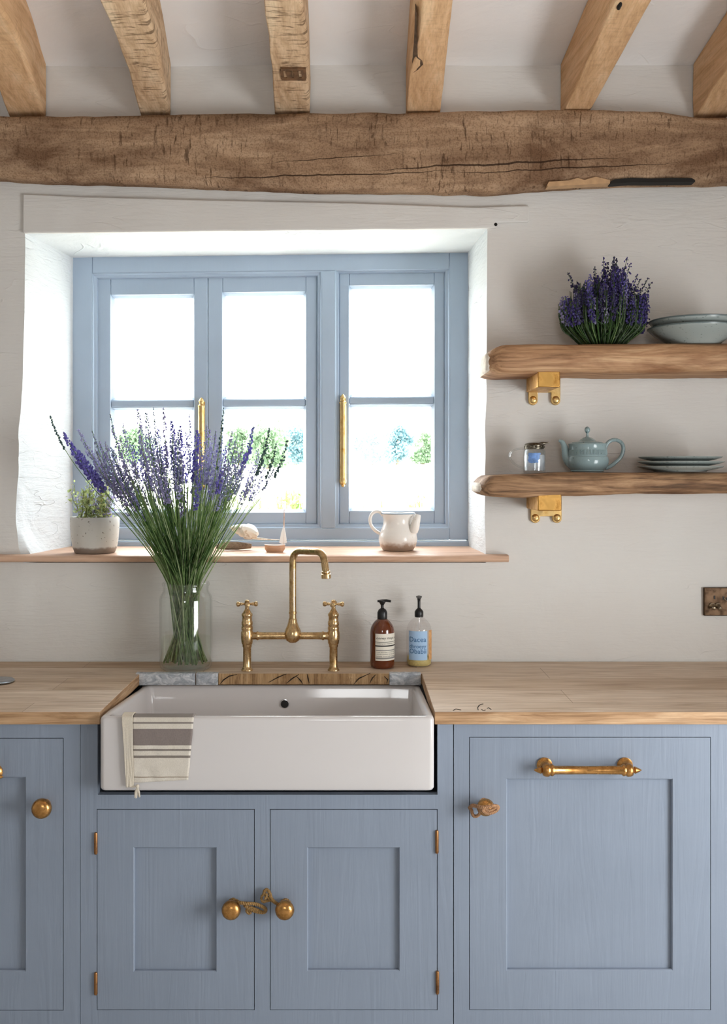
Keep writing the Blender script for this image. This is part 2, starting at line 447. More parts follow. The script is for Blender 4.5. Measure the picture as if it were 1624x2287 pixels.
o = build(w, 'wall_back', 'plaster', loc=(0, WALL, 0), angle=50); tag(o, kind='structure')
o2 = build(reveal, 'reveal', 'plaster_reveal', parent=o, angle=50); tag(o2, kind='structure')

# plastered-over lintel above the opening
lp = []
xa, xb, xc = X(50, 2.985), X(1110, 2.985), X(1182, 2.985)
for i in range(41):
    x = xa + (xb - xa) * i / 40; lp.append((x, top_edge(x) - 0.001))
lp += [(xb, Z(497, 2.985)), (xc, Z(495, 2.985))]
top = [(xc, Z(458, 2.985)), (0.35, Z(462, 2.985)), (0.0, Z(452, 2.985)), (-0.4, Z(446, 2.985)), (-0.8, Z(438, 2.985)), (xa, Z(432, 2.985))]
lin = MB().prism(lp + top, 2.986, 3.002)
tag(build(lin, 'trim_1', 'plaster', loc=(0, 3.0, 2.2), bevel=0.004), kind='structure')

# other walls, floor, sloping ceiling
RX, LX, BY = 1.78, -3.2, -2.6
def ceil_z(y): return 2.652 + 0.186 * (3.0 - y)
cl = MB().grid(lambda u, v: (LX - .05 + u * (RX - LX + .1), BY + v * (3.05 - BY), ceil_z(BY + v * (3.05 - BY)) + 0.005 * nz(u * 9, v * 9) + 0.004 * (u - 0.5)), 60, 60)
tag(build(cl, 'ceiling', 'plaster_ceiling', loc=(0, 0, 2.652)), kind='structure')
tag(build(rbox(LX, RX, BY, 3.4, -0.1, 0), 'floor', 'floor_stone'), kind='structure')
tag(build(rbox(LX - .15, LX, BY, 3.15, 0, 3.9), 'wall_left', 'plaster', loc=(LX, 0, 0)), kind='structure')
wr = MB(); RW = (0.55, 1.75, 0.35, 1.6)                       # the room's other window, in the right wall
for q in ((BY, RW[0], 0, 3.9), (RW[1], 3.15, 0, 3.9), (RW[0], RW[1], 0, RW[2]), (RW[0], RW[1], RW[3], 3.9)): wr.box(RX, RX + .15, *q)
tag(build(wr, 'wall_right', 'plaster', loc=(RX, 0, 0)), kind='structure')
wf = MB(); FW = (-0.3, 0.3, 1.5, 2.5)  # unseen opening behind the camera, added for frontal fill and brass reflections
for q in ((LX, FW[0], 0, 3.9), (FW[1], RX, 0, 3.9), (FW[0], FW[1], 0, FW[2]), (FW[0], FW[1], FW[3], 3.9)): wf.box(q[0], q[1], BY - .15, BY, q[2], q[3])
tag(build(wf, 'wall_front', 'plaster', loc=(0, BY, 0)), kind='structure')
wx = MB()                                                   # the window wall carries on beyond the frame on both sides
wx.box(LX, -1.60, 3.0, 3.15, 0, 3.0); wx.box(1.73, RX + .1, 3.0, 3.15, 0, 3.0)
tag(build(wx, 'wall_side', 'plaster', loc=(0, WALL, 0)), kind='structure')

# ================================================================ beam and rafters
BY0 = 2.925
def btop(x): return EYE + (1050 - interp(790 + x * 778, [(-200, 256), (0, 252), (200, 252), (400, 247), (640, 246), (900, 244), (1060, 240), (1300, 238), (1480, 242), (1560, 254), (1900, 256)])) / 778
def bbot(x): return EYE + (1050 - interp(790 + x * 778, [(-200, 392), (0, 393), (100, 399), (300, 403), (500, 412), (700, 420), (900, 421), (1100, 425), (1240, 413), (1400, 405), (1624, 403), (1900, 400)])) / 778
rings = []
NB = 150
for i in range(NB + 1):
    x = -1.6 + 3.25 * i / NB; zt, zb = btop(x) + 0.003 * nz(x * 11), bbot(x) + 0.0035 * nz(x * 17, 4)
    c = []
    prof = [(0.075, 0), (0.03, 0), (0.012, 0.006), (0.003, 0.022)] + [(0.0, t) for t in (0.05, 0.08, 0.11, 0.14)]
    h = zt - zb
    pts = [(2.998, zt), (BY0 + 0.03, zt), (BY0 + 0.012, zt - 0.006), (BY0 + 0.002, zt - 0.02)]
    for t in (0.25, 0.38, 0.5, 0.62, 0.75, 0.86): pts.append((BY0, zt - h * t))
    pts += [(BY0 + 0.004, zb + 0.012), (BY0 + 0.016, zb), (2.998, zb + 0.002)]
    for y, z in pts:
        k = 0.0 if y > 2.99 else 1.0
        c.append((x, y + k * (0.007 * nz(x * 3, z * 9) + 0.003 * nz(x * 14, z * 25, 2)), z + k * 0.002 * nz(x * 20, z * 20)))
    rings.append(c)
tag(build(MB().loft(rings), 'ceiling_beam', 'old_oak', loc=(0, BY0, 2.29), angle=60), 'thick weathered oak beam with long cracks running along the wall above the window', 'beam', kind='thing')

def rafter(ends, near, mat, label, rough, curve=0.0, cut=None):
    """underside edges (x left, x right) where it lands on the beam and half a metre nearer"""
    (l0, r0), (l1, r1) = ends, near
    rings = []; n = 60
    for i in range(n + 1):
        y = 2.99 - i / n * 4.6; t = (2.95 - y) / 0.5
        te = t if t < 1 else 1 + (t - 1) * 0.35
        a, b = l0 + (l1 - l0) * te, r0 + (r1 - r0) * te
        bow = curve * math.sin(min(1, max(0, t)) * math.pi)
        zb = 2.502 + 0.186 * (2.95 - y) + (0.006 * math.sin(min(max(t, 0), 1) * math.pi) if rough else 0); zt = ceil_z(y) + 0.001
        if cut and cut[0] < t < cut[1]: ca = cut[2] * math.sin((t - cut[0]) / (cut[1] - cut[0]) * math.pi) ** 0.5
        else: ca = 0
        ch = 0.010 if not rough else 0.008
        a += bow; b += bow
        ring = [(a + ca, y, zb), (b - ch, y, zb), (b, y, zb + ch), (b, y, zb + 0.06), (b, y, zt), (a, y, zt), (a, y, zb + 0.06), (a, y, zb + ch + (0.02 if ca else 0))]
        rings.append([Vector(p) + (noise.noise_vector(Vector(p) * 9 + Vector((l0 * 9, 0, 0))) * (0.006 if rough else 0.0015) if p[2] < zt - 0.01 else Vector()) for p in ring])
    c = ((l0 + r0) / 2, 2.95, 2.5)
    return tag(build(MB().loft(rings), 'rafter', mat, loc=c, angle=50, bevel=0.003), label, 'rafter', 'oak rafters resting on the beam', 'thing')
P = lambda px: X(px, 2.95); Q = lambda px: X(px, 2.45)
rafter((P(16), P(96)), (Q(-112), Q(-8)), 'sawn_rafter', 'leftmost oak rafter, smooth and curved, cut off by the picture edge', True, 0.012)
rafter((P(312), P(378)), (Q(224), Q(322)), 'rough_rafter', 'rough pitted oak rafter slanting above the left half of the window', True, 0.006)
raf3 = rafter((P(614), P(692)), (Q(590), Q(676)), 'rough_rafter', 'rough rafter with a dark rectangular scar near its lower end', True, 0.004)
raf4 = rafter((P(908), P(985)), (Q(926), Q(1012)), 'sawn_rafter', 'smooth pale rafter with a bark-edged notch in its side', False, 0.0, (0.42, 1.2, 0.022))
raf5 = rafter((P(1260), P(1322)), (Q(1376), Q(1462)), 'sawn_rafter', 'smooth orange-brown rafter slanting above the shelves, dark nick near its top', False, 0.0)
rafter((P(1560), P(1640)), (Q(1735), Q(1830)), 'sawn_rafter', 'rightmost oak rafter, short visible end in the upper right corner', True, 0.0)
# dark mortise scar on the third rafter, bark in the notch of the fourth
m_plain('old_scar', '#6b4c31', 0.9, 0, 0.4, 60)
s = MB()
for a, b, y0, y1 in ((628, 684, 2.742, 2.752), (626, 634, 2.752, 2.79), (640, 652, 2.756, 2.787), (655, 668, 2.755, 2.79), (674, 684, 2.752, 2.788), (628, 683, 2.785, 2.796)):
    zz = lambda y: 2.508 + 0.186 * (2.95 - y)
    n = 6
    s.loft([[(X(a, 2.77) + (X(b, 2.77) - X(a, 2.77)) * i / n, y, zz(y) + dz) for y, dz in ((y0, -.004), (y1, -.004), (y1, .01), (y0, .01))] for i in range(n + 1)])
build(s.rough(.002, 60), 'scar', 'old_scar', raf3)
BM = bpy.data.objects['ceiling_beam']
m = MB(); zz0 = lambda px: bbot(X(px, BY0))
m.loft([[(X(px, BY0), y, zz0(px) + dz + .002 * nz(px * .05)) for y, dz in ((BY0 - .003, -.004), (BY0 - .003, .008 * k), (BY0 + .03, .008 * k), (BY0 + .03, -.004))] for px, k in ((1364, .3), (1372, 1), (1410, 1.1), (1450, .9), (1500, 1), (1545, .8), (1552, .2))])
m_plain('gap_and_nick_black', '#1b1714', 0.9)
build(m, 'gap_shade', 'gap_and_nick_black', BM)  # black strip painting the shade of the gap under the beam
m = MB().loft([[(X(px, BY0), y, zz0(px) + dz) for y, dz in ((BY0 - .004, -.004), (BY0 - .004, .010 * k), (BY0 + .03, .010 * k), (BY0 + .03, -.004))] for px, k in ((1222, .2), (1226, 1), (1270, 1), (1290, 1.6), (1305, .9), (1330, 1.7), (1362, .5))])
m_plain('pale_chip', '#bd9871', 0.8, 0, 0.15, 40); build(m, 'pale_splinter', 'pale_chip', BM)
m_plain('bark', '#5d4632', 0.95, 0, 0.5, 70, 0.8)
uz = lambda y: 2.502 + 0.186 * (2.95 - y)
m = MB().loft([[(X(a, y), y, uz(y) - .001 + .006 * k), (X(b, y), y, uz(y) - .0015), (X(b, y), y, uz(y) + .01), (X(a, y), y, uz(y) + .03)] for y, a, b, k in ((2.755, 921, 924, 1), (2.74, 920, 934, 1), (2.715, 921, 945, 1), (2.70, 922, 943, 1), (2.685, 923, 934, 1), (2.64, 925, 932, 1), (2.58, 926, 931, 1), (2.5, 927, 930, 1))])
build(m.rough(.0015, 60), 'bark', 'bark', raf4)
m = MB().ball((X(1383, 2.475), 2.475, uz(2.475) + .004), (.006, .016, .012), 12, 8); build(m.rough(.003, 60), 'nick', 'gap_and_nick_black', raf5)

# ================================================================ window
WN = thing('window_1', None, None, (X(605, FRAME_Y), FRAME_Y, SILL_Z), kind='structure')
def wbox(mb, px0, px1, py0, py1, d, y1):
    return mb.box(X(px0, d), X(px1, d), d, y1, Z(py1, d), Z(py0, d))
fr = MB()
wbox(fr, 160, 206, 560, 1206, FRAME_Y, 3.405); wbox(fr, 1004, 1050, 560, 1206, FRAME_Y, 3.405)
wbox(fr, 206, 1004, 560, 606, FRAME_Y, 3.405); wbox(fr, 206, 1004, 1180, 1206, FRAME_Y, 3.405)
wbox(fr, 718, 748, 606, 1180, FRAME_Y, 3.405)
build(fr.warp(lean), 'window_frame', 'window_paint', WN, bevel=0.003)
md = MB()
def mould(mb, x0, x1, y0, y1, wd=11):
    """chamfered stop round a light: slopes from the frame face down to the sash"""
    d0, d1 = FRAME_Y + 0.001, FRAME_Y + 0.022
    def ring(ins, d): return [(X(x, FRAME_Y), d, Z(y, FRAME_Y)) for x, y in ((x0 + ins, y1 - ins), (x1 - ins, y1 - ins), (x1 - ins, y0 + ins), (x0 + ins, y0 + ins))]
    mb.loft([ring(0, d0), ring(2, d0), ring(4, d0 + .007), ring(wd - 2, d0 + .009), ring(wd, d1), ring(wd, 3.40), ring(0, 3.40), ring(0, d0)], True, False)
mould(md, 205, 719, 606, 1181); mould(md, 747, 1005, 600, 1181)
build(md.warp(lean), 'moulding', 'window_paint', WN, angle=20)
SD = FRAME_Y + 0.022
def sash(px0, px1, py0, py1, g, bar, hx=None, hy=None):
    m = MB(); gx0, gx1, gy0, gy1 = g
    wbox(m, px0, gx0, py0, py1, SD, 3.395); wbox(m, gx1, px1, py0, py1, SD, 3.395)
    wbox(m, gx0, gx1, py0, gy0, SD, 3.395); wbox(m, gx0, gx1, gy1, py1, SD, 3.395)
    so = build(m.warp(lean), 'sash', 'window_paint', WN, bevel=0.003)
    gb = MB(); wbox(gb, gx0, gx1, bar[0], bar[1], SD + .006, 3.39); build(gb.warp(lean), 'glazing_bar', 'window_paint', so, bevel=0.004)
    for a, b in ((gy0, bar[0]), (bar[1], gy1)):
        p = MB(); p.box(X(gx0, SD) - .002, X(gx1, SD) + .002, 3.376, 3.38, Z(b, SD) - .002, Z(a, SD) + .002)
        build(p.warp(lean), 'pane', 'window_glass', so)
        # bead holding the glass
        bd = MB(); x0, x1, z0, z1 = X(gx0, SD), X(gx1, SD), Z(b, SD), Z(a, SD)
        r = lambda i, d: [(x0 + i, d, z0 + i), (x1 - i, d, z0 + i), (x1 - i, d, z1 - i), (x0 + i, d, z1 - i)]
        bd.loft([r(0, SD + .008), r(.009, 3.372), r(.009, 3.376), r(0, 3.376), r(0, SD + .008)], True, False)
        build(bd.warp(lean), 'glazing_bead', 'window_paint', so)
    if hx is not None:
        d = SD - 0.020; x = X(hx, d); zt, zb = Z(hy[0], d), Z(hy[1], d)
        L = zt - zb
        h = MB().lathe([(0.001, 0), (.005, .002), (.0065, .006), (.004, .010), (.010, .013), (.0115, .018), (.0115, .024), (.010, .028), (.0105, .032), (.0105, L - .034), (.0118, L - .031), (.0118, L - .026), (.008, L - .023), (.007, L - .018), (.0095, L - .012), (.006, L - .005), (.001, L)], (x, d, zb), seg=24)
        for q in (zb + .022, zt - .03): h.lathe([(.006, 0), (.006, .02)], (x, d, q), (0, 1, 0), 12)
        h.box(x - .009, x + .009, SD - .003, SD + .001, zb + .008, zt - .012)
        build(h, 'handle', 'bright_brass', so)
sash(217, 464, 617, 1171, (247, 433, 655, 1143), (892, 908), 450, (888, 1096))
sash(465, 708, 617, 1171, (497, 683, 652, 1144), (891, 907))
sash(758, 993, 612, 1171, (780, 970, 640, 1141), (888, 904), 766, (880, 1088))
lb = MB().box(X(112, 3.315), X(1052, 3.315), 3.312, 3.40, Z(1223, 3.315), Z(1209, 3.315))
build(lb, 'sill_bar', 'window_paint', WN, bevel=0.003)
# timber sill board with a nosing that runs past the opening
zb = Z(1256, 2.955)
sl = MB()
NS = 60
def nose(x): return 0.0015 * nz(x * 6)
x0, x1 = -1.09, X(1137, 2.955)
prof = lambda x: [(2.999, SILL_Z), (2.962, SILL_Z), (2.956, SILL_Z - .003), (2.954, SILL_Z - .010), (2.956, zb + .004), (2.962, zb), (2.999, zb)]
sl.loft([[(x0 + (x1 - x0) * i / NS, y + nose(i), z + nose(i * 3.3) * .6) for y, z in prof(0)] for i in range(NS + 1)])
sl.box(-.965, .387, 2.999, 3.345, zb + .002, SILL_Z)
build(sl, 'window_sill', 'sill_wood', WN, angle=40)
tag(build(MB().lathe([(.001, -.012), (.004, -.010), (.005, 0), (.005, .006), (.001, .008)], (X(1107, 2.99), 2.992, Z(502, 2.99)), (0, -1, 0), 14), 'iron_nail', 'iron', loc=(X(1107, 2.99), 2.99, Z(502, 2.99))), 'small black iron nail head at the right end of the lintel', 'nail')

# ================================================================ cabinets
def CX_(px): return X(px, CAB_Y)
def CZ_(py): return Z(py, CAB_Y)
BOT = 0.155
def door(cab, px0, px1, py0, py1, panel, hinges=()):
    g = 0.0016
    x0, x1, z0, z1 = CX_(px0) + g, CX_(px1) - g, CZ_(py1) + g, CZ_(py0) - g
    a0, a1, b0, b1 = CX_(panel[0]), CX_(panel[1]), CZ_(panel[3]), CZ_(panel[2])
    m = MB(); yb = CAB_Y + 0.021
    m.box(x0, a0, CAB_Y, yb, z0, z1); m.box(a1, x1, CAB_Y, yb, z0, z1)
    m.box(a0, a1, CAB_Y, yb, z0, b0); m.box(a0, a1, CAB_Y, yb, b1, z1)
    d = build(m, 'door', 'cabinet_paint', cab, bevel=0.0)
    e = MB(); r = lambda i, dd: [(a0 + i, dd, b0 + i), (a1 - i, dd, b0 + i), (a1 - i, dd, b1 - i), (a0 + i, dd, b1 - i)]
    e.loft([r(0, CAB_Y), r(.0022, CAB_Y + .0022), r(.0022, CAB_Y + .010)], True, False); n = len(e.v)
    e.add(r(.0022, CAB_Y + .010), [(0, 1, 2, 3)])
    build(e, 'panel', 'cabinet_paint', d, angle=25)
    for hx, hy0, hy1 in hinges:
        h = MB().lathe([(.001, 0), (.0030, .001), (.0042, .004), (.0042, CZ_(hy0) - CZ_(hy1) - .004), (.003, CZ_(hy0) - CZ_(hy1) - .001), (.001, CZ_(hy0) - CZ_(hy1))], (CX_(hx), CAB_Y - .002, CZ_(hy1)), seg=12)
        build(h, 'hinge', 'copper_hinge', d)
    return d
def round_knob(d, px, py, r=0.0225, dz=1.0):
    x, z = CX_(px), CZ_(py)
    prof = [(.012, 0), (.013, .002), (.009, .004), (.0065, .010), (.0075, .015), (r * .72, .019), (r * .95, .025), (r, .031), (r * .93, .038), (r * .72, .043), (r * .4, .0458), (.001, .0465)]
    return build(MB().lathe(prof, (x, CAB_Y, z), (0, -1, 0), 32), 'knob', 'aged_brass', d, angle=60)
def bar_handle(d, px0, px1, py):
    yy = CAB_Y - .034; x0, x1, z = X(px0, yy), X(px1, yy), Z(py, yy); L = x1 - x0
    pr = [(.0008, 0), (.0035, .004), (.0062, .010), (.0085, .015), (.006, .018), (.0125, .021), (.0150, .027), (.0150, .033), (.012, .037), (.0135, .040), (.0135, .043), (.0098, .047)]
    pr = pr + [(.0092, L * .5)] + [(r, L - h) for r, h in reversed(pr)]
    m = MB().lathe(pr, (x0, yy, z), (1, 0, 0), 28)
    for xx in (x0 + .030, x1 - .030):
        m.lathe([(.018, 0), (.0185, .004), (.012, .008), (.009, .016), (.0115, .030)], (xx, CAB_Y, z + .002), (0, -1, 0), 24)
    return build(m, 'handle', 'aged_brass', d, angle=50)
def carcass(cab, x0, x1, top, z0=0.10):
    m = MB()
    m.box(x0 + .002, x0 + .02, CAB_Y + .022, 2.98, z0, top); m.box(x1 - .02, x1 - .002, CAB_Y + .022, 2.98, z0, top)
    m.box(x0 + .02, x1 - .02, CAB_Y + .03, 2.98, z0, z0 + .02); m.box(x0 + .02, x1 - .02, 2.96, 2.98, z0 + .02, min(top, 0.70))
    build(m, 'carcass', 'cabinet_paint', cab)
    build(MB().box(x0 + .02, x1 - .02, CAB_Y + .024, CAB_Y + .028, z0 + .02, min(top, 0.70)), 'inner_shade', 'dark_gap', cab)   # dark sheet standing in for the shade seen through the door gaps
    build(MB().box(x0, x1, CAB_Y + .06, CAB_Y + .08, 0.0, z0), 'plinth', 'cabinet_paint', cab)
def frame_piece(m, px0, px1, py0, py1): m.box(CX_(px0), CX_(px1), CAB_Y, CAB_Y + .022, CZ_(py1), CZ_(py0))
CT = 0.8695; pt = 1050 + (EYE - CT) * F / CAB_Y
pb = 1050 + (EYE - 0.105) * F / CAB_Y
# cabinet to the left (its front edge of the picture cuts it)
xl0, xl1 = CX_(-436), CX_(179.2)
c1 = thing('base_cabinet', 'blue-grey cabinet left of the sink with one round brass knob, cut by the picture edge', 'cabinet', ((xl0 + xl1) / 2, CAB_Y, 0), 'painted kitchen base cabinets')
m = MB(); frame_piece(m, -436, -402, pt, pb); frame_piece(m, 142, 179.2, pt, pb); frame_piece(m, -402, 142, pt, 1648); frame_piece(m, -402, 142, 2257, pb)
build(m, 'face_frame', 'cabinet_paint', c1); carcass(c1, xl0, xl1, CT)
d = door(c1, -402, 142, 1648, 2257, (-318, 58, 1735, 2170)); round_knob(d, 102, 1796, .0232); bar_handle(d, -250, 7, 1735)
# sink cabinet
xs0, xs1 = CX_(180.2), CX_(1012.3)
c2 = thing('base_cabinet', 'blue-grey cabinet under the white sink with two knobbed doors', 'cabinet', ((xs0 + xs1) / 2, CAB_Y, 0), 'painted kitchen base cabinets')
m = MB(); frame_piece(m, 180.2, 216, pt, pb); frame_piece(m, 977.5, 1012.3, pt, pb); frame_piece(m, 216, 977.5, 1775, 1807)
frame_piece(m, 216, 977.5, 2256, pb); frame_piece(m, 569, 603, 1807, 2256)
m.box(CX_(216), CX_(218), CAB_Y, CAB_Y + .022, CZ_(1775), CT)
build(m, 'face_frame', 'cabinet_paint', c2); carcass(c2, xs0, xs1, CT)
d = door(c2, 216, 569, 1807, 2256, (298, 484, 1892, 2171), ((214.5, 1858, 1908), (214.5, 2170, 2222))); round_knob(d, 520, 2020, .0222)
d = door(c2, 603, 977.5, 1807, 2256, (686, 893, 1892, 2169), ((976, 1853, 1906), (977, 2167, 2220))); round_knob(d, 638, 2020, .0222)
# right-hand cabinet with the wide panel
xr0, xr1 = CX_(1013.8), CX_(1760)
c3 = thing('base_cabinet', 'blue-grey cabinet right of the sink with a long brass bar handle', 'cabinet', ((xr0 + xr1) / 2, CAB_Y, 0), 'painted kitchen base cabinets')
m = MB(); frame_piece(m, 1014.2, 1048, pt, pb); frame_piece(m, 1588, 1760, pt, pb); frame_piece(m, 1048, 1588, pt, 1646); frame_piece(m, 1048, 1588, 2256, pb)
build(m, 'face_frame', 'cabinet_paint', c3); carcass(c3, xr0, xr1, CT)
d = door(c3, 1048, 1588, 1646, 2256, (1131, 1503, 1739, 2168)); bar_handle(d, 1193, 1433, 1720)
x, z = CX_(1081), CZ_(1793.5)
build(MB().lathe([(.012, 0), (.008, .004), (.0065, .012), (.014, .018), (.0195, .026), (.0205, .031), (.018, .039), (.011, .045), (.001, .047)], (x, CAB_Y, z), (0, -1, 0), 28), 'knob', 'aged_brass', d, angle=60)

# ================================================================ worktop
WY, WB = 2.37, 0.8705
SX0, SX1 = -0.5905, 0.1885
wt = MB()
STRIP = 2.815
poly = [(-1.32, WY), (SX0, WY), (SX0, STRIP), (SX1, STRIP), (SX1, WY), (1.36, WY), (1.36, 2.992), (-1.32, 2.992)]
wk = thing('worktop', 'oak plank worktop along the wall, cut out around the white sink', 'worktop', (0, WY, WB))
top = MB()
for x0, x1, y0, y1 in ((-1.32, SX0, WY, 2.992), (SX1, 1.36, WY, 2.992), (SX0, SX1, STRIP, 2.992)): pass
vs = [(x, y, TOP_Z) for x, y in poly] + [(x, y, WB) for x, y in poly]; n = 8
fs = [(0, 1, 2, 7), (2, 3, 6, 7), (3, 4, 5, 6), (8, 15, 10, 9), (10, 15, 14, 11), (11, 14, 13, 12)] + [(i, (i + 1) % n, (i + 1) % n + n, i + n) for i in range(n)]
wo = build(MB().add(vs, fs), 'top', 'worktop_oak', wk, bevel=0.0015)
wo.data.materials.append(MATS['worktop_edge']); wo.data.materials.append(MATS['cut_edge'])
for p in wo.data.polygons:
    nn = p.normal
    if abs(nn.z) < .5:
        c = p.center
        p.material_index = 1 if (abs(nn.y) > .5 and c.y < 0.1) else 2
m_wood('sawn_edge', '#8a6a4a', '#ab8961', '#bf9f78', 'z', 0.75, 1.3, 0.6, '#9a7c5a', 1.5)
t = NT('grey_stone'); t.set(Roughness=0.6)
f1 = t.noise(t.coord((1, 1, 1.6), rot=(0, .7, 0)), 38, 7, 0.65, 1.5); t.color(t.ramp(f1, [(0.3, srgb('#878d95')), (0.48, srgb('#abb0b6')), (0.62, srgb('#d3d5d7'))])); t.bump(f1, .5, .006); MATS['grey_stone'] = t.mat
# weathered edge board behind the sink, with dark splits, and grey stone pieces set at its ends
yb = STRIP - 0.006
eb = MB().grid(lambda u, v: (X(488, yb) + u * (X(868, yb) - X(488, yb)), yb - 0.002 * nz(u * 14, v * 4), WB + .001 + v * (TOP_Z - WB + .0005)), 50, 5)
eb.box(X(488, yb), X(868, yb), yb + .003, STRIP, WB + .001, TOP_Z)
edge = build(eb, 'edge_board', 'sawn_edge', wk)
m_plain('split_black', '#1c130c', 0.9)
def splits(lines):
    m = MB()
    for pts in lines:
        m.tube([(X(px, yb), yb - .0008, Z(py, yb)) for px, py in pts], [0.0006] + [0.0016] * (len(pts) - 2) + [0.0006], 6)
    return m
SPL = [[(492, 1527), (500, 1518), (512, 1510), (530, 1506)], [(600, 1524), (622, 1512), (640, 1505)], [(640, 1526), (655, 1514), (668, 1506)], [(662, 1510), (672, 1520), (676, 1527)],
              [(686, 1505), (688, 1514), (691, 1526)], [(790, 1528), (802, 1515), (828, 1503)], [(826, 1526), (832, 1514), (840, 1506)], [(858, 1510), (866, 1518), (864, 1526)]]
for q in SPL: build(splits([q]), 'split', 'split_black', edge)
def stone(px0, px1, seed):
    m = MB(); a, b = X(px0, yb), X(px1, yb)
    m.grid(lambda u, v: (a + u * (b - a), yb - 0.003 * abs(nz(u * 5 + seed, v * 4)) - (0.004 if 0 < v < 1 and 0 < u < 1 else 0), WB - .001 + v * (TOP_Z - WB + .003)), 14, 5)
    m.grid(lambda u, v: (a + u * (b - a), yb + v * .022, TOP_Z + .002 + .0012 * nz(u * 9 + seed, v * 5)), 14, 4)
    m.box(a, b, yb + .002, STRIP + .001, WB, TOP_Z + .001)
    build(m, 'stone_inset', 'grey_stone', wk, angle=180)
stone(303, 436, 1); stone(438, 487, 4); stone(870, 940, 9)
# dark nicks by the front edge of the right side, and a knot on the left
for pts in ([(1012, 1587), (1018, 1584), (1030, 1586)], [(1068, 1586), (1067, 1581), (1069, 1577), (1073, 1574), (1079, 1572.5)], [(1076, 1585), (1080, 1587.5), (1084, 1586)], [(1088, 1582), (1092, 1581), (1097, 1585)]):
    nk = MB().tube([(X(px, EYE * 0 + 0.5625 * F / (py - 1050)), 0.5625 * F / (py - 1050), TOP_Z + .0002) for px, py in pts], .0011, 5)
    build(nk, 'nick', 'split_black', wk)
# ================================================================ sink
m_plain('white_ceramic', '#d1ccca', 0.08, 0, 0.015, 2)
m_plain('black_hole', '#15120f', 0.6)
m_plain('chrome', '#c9c9c9', 0.18, 1.0)
SKX0, SKX1, SKY0, SKY1 = -0.586, 0.186, 2.348, 2.842
def rim_z(y): return interp(y, [(2.36, 0.8932), (2.40, 0.8925), (2.80, 0.8655), (3.0, 0.8650)])
def rrect(ins, r, n=6):
    x0, x1, y0, y1 = SKX0 + ins, SKX1 - ins, SKY0 + ins, SKY1 - ins; r = max(r - ins * 0.3, 0.004); out = []
    for cx, cy, a0 in ((x1 - r, y0 + r, -90), (x1 - r, y1 - r, 0), (x0 + r, y1 - r, 90), (x0 + r, y0 + r, 180)):
        for i in range(n + 1):
            a = math.radians(a0 + 90 * i / n); out.append((cx + r * math.cos(a), cy + r * math.sin(a)))
    # extra points along the straight sides keep the sloping rim smooth
    res = []
    for (ax, ay), (bx, by) in zip(out, out[1:] + out[:1]):
        L = math.hypot(bx - ax, by - ay); k = max(1, int(L / 0.05))
        for q in range(k): res.append((ax + (bx - ax) * q / k, ay + (by - ay) * q / k))
    return res
def ring(ins, r, zf, nref=None): return [(x, y, zf(y)) for x, y in rrect(ins, r)]
BZ = 0.7215
base_ring = rrect(0, .012)
def scaled(ins, zf, zt=None):
    """the outer outline moved inwards, same point count"""
    cx, cy = (SKX0 + SKX1) / 2, (SKY0 + SKY1) / 2; hx, hy = (SKX1 - SKX0) / 2, (SKY1 - SKY0) / 2
    return [(cx + (x - cx) * (hx - ins) / hx, cy + (y - cy) * (hy - ins) / hy, zf(y)) for x, y in base_ring]
T = 0.021
rr = [scaled(.012, lambda y: BZ), scaled(.003, lambda y: BZ + .002), scaled(0, lambda y: BZ + .008), scaled(0, lambda y: BZ + .06), scaled(0, lambda y: rim_z(y) - .03), scaled(0, lambda y: rim_z(y) - .008), scaled(.0015, lambda y: rim_z(y) - .003), scaled(.005, lambda y: rim_z(y)),
      scaled(T - .006, lambda y: rim_z(y)), scaled(T - .001, lambda y: rim_z(y) - .002), scaled(T + .002, lambda y: rim_z(y) - .008), scaled(T + .004, lambda y: .80), scaled(T + .008, lambda y: .765), scaled(T + .022, lambda y: .748), scaled(T + .06, lambda y: .742)]
sink = thing('sink', 'wide white ceramic farmhouse sink with a deep plain front', 'sink', ((SKX0 + SKX1) / 2, SKY0, BZ))
build(MB().loft(rr), 'basin', 'white_ceramic', sink, angle=60)
ox, oy, oz = X(636, 2.815), SKY1 - T - .0045, Z(1572, 2.815)
build(MB().lathe([(.0125, 0), (.0125, .0025), (.0105, .003), (.0095, .0015)], (ox, oy, oz), (0, -1, 0), 28), 'overflow_ring', 'chrome', sink)
build(MB().lathe([(.0108, 0.0005), (.0108, .0032), (.008, .0036)], (ox, oy, oz), (0, -1, 0), 28), 'overflow_hole', 'black_hole', sink)

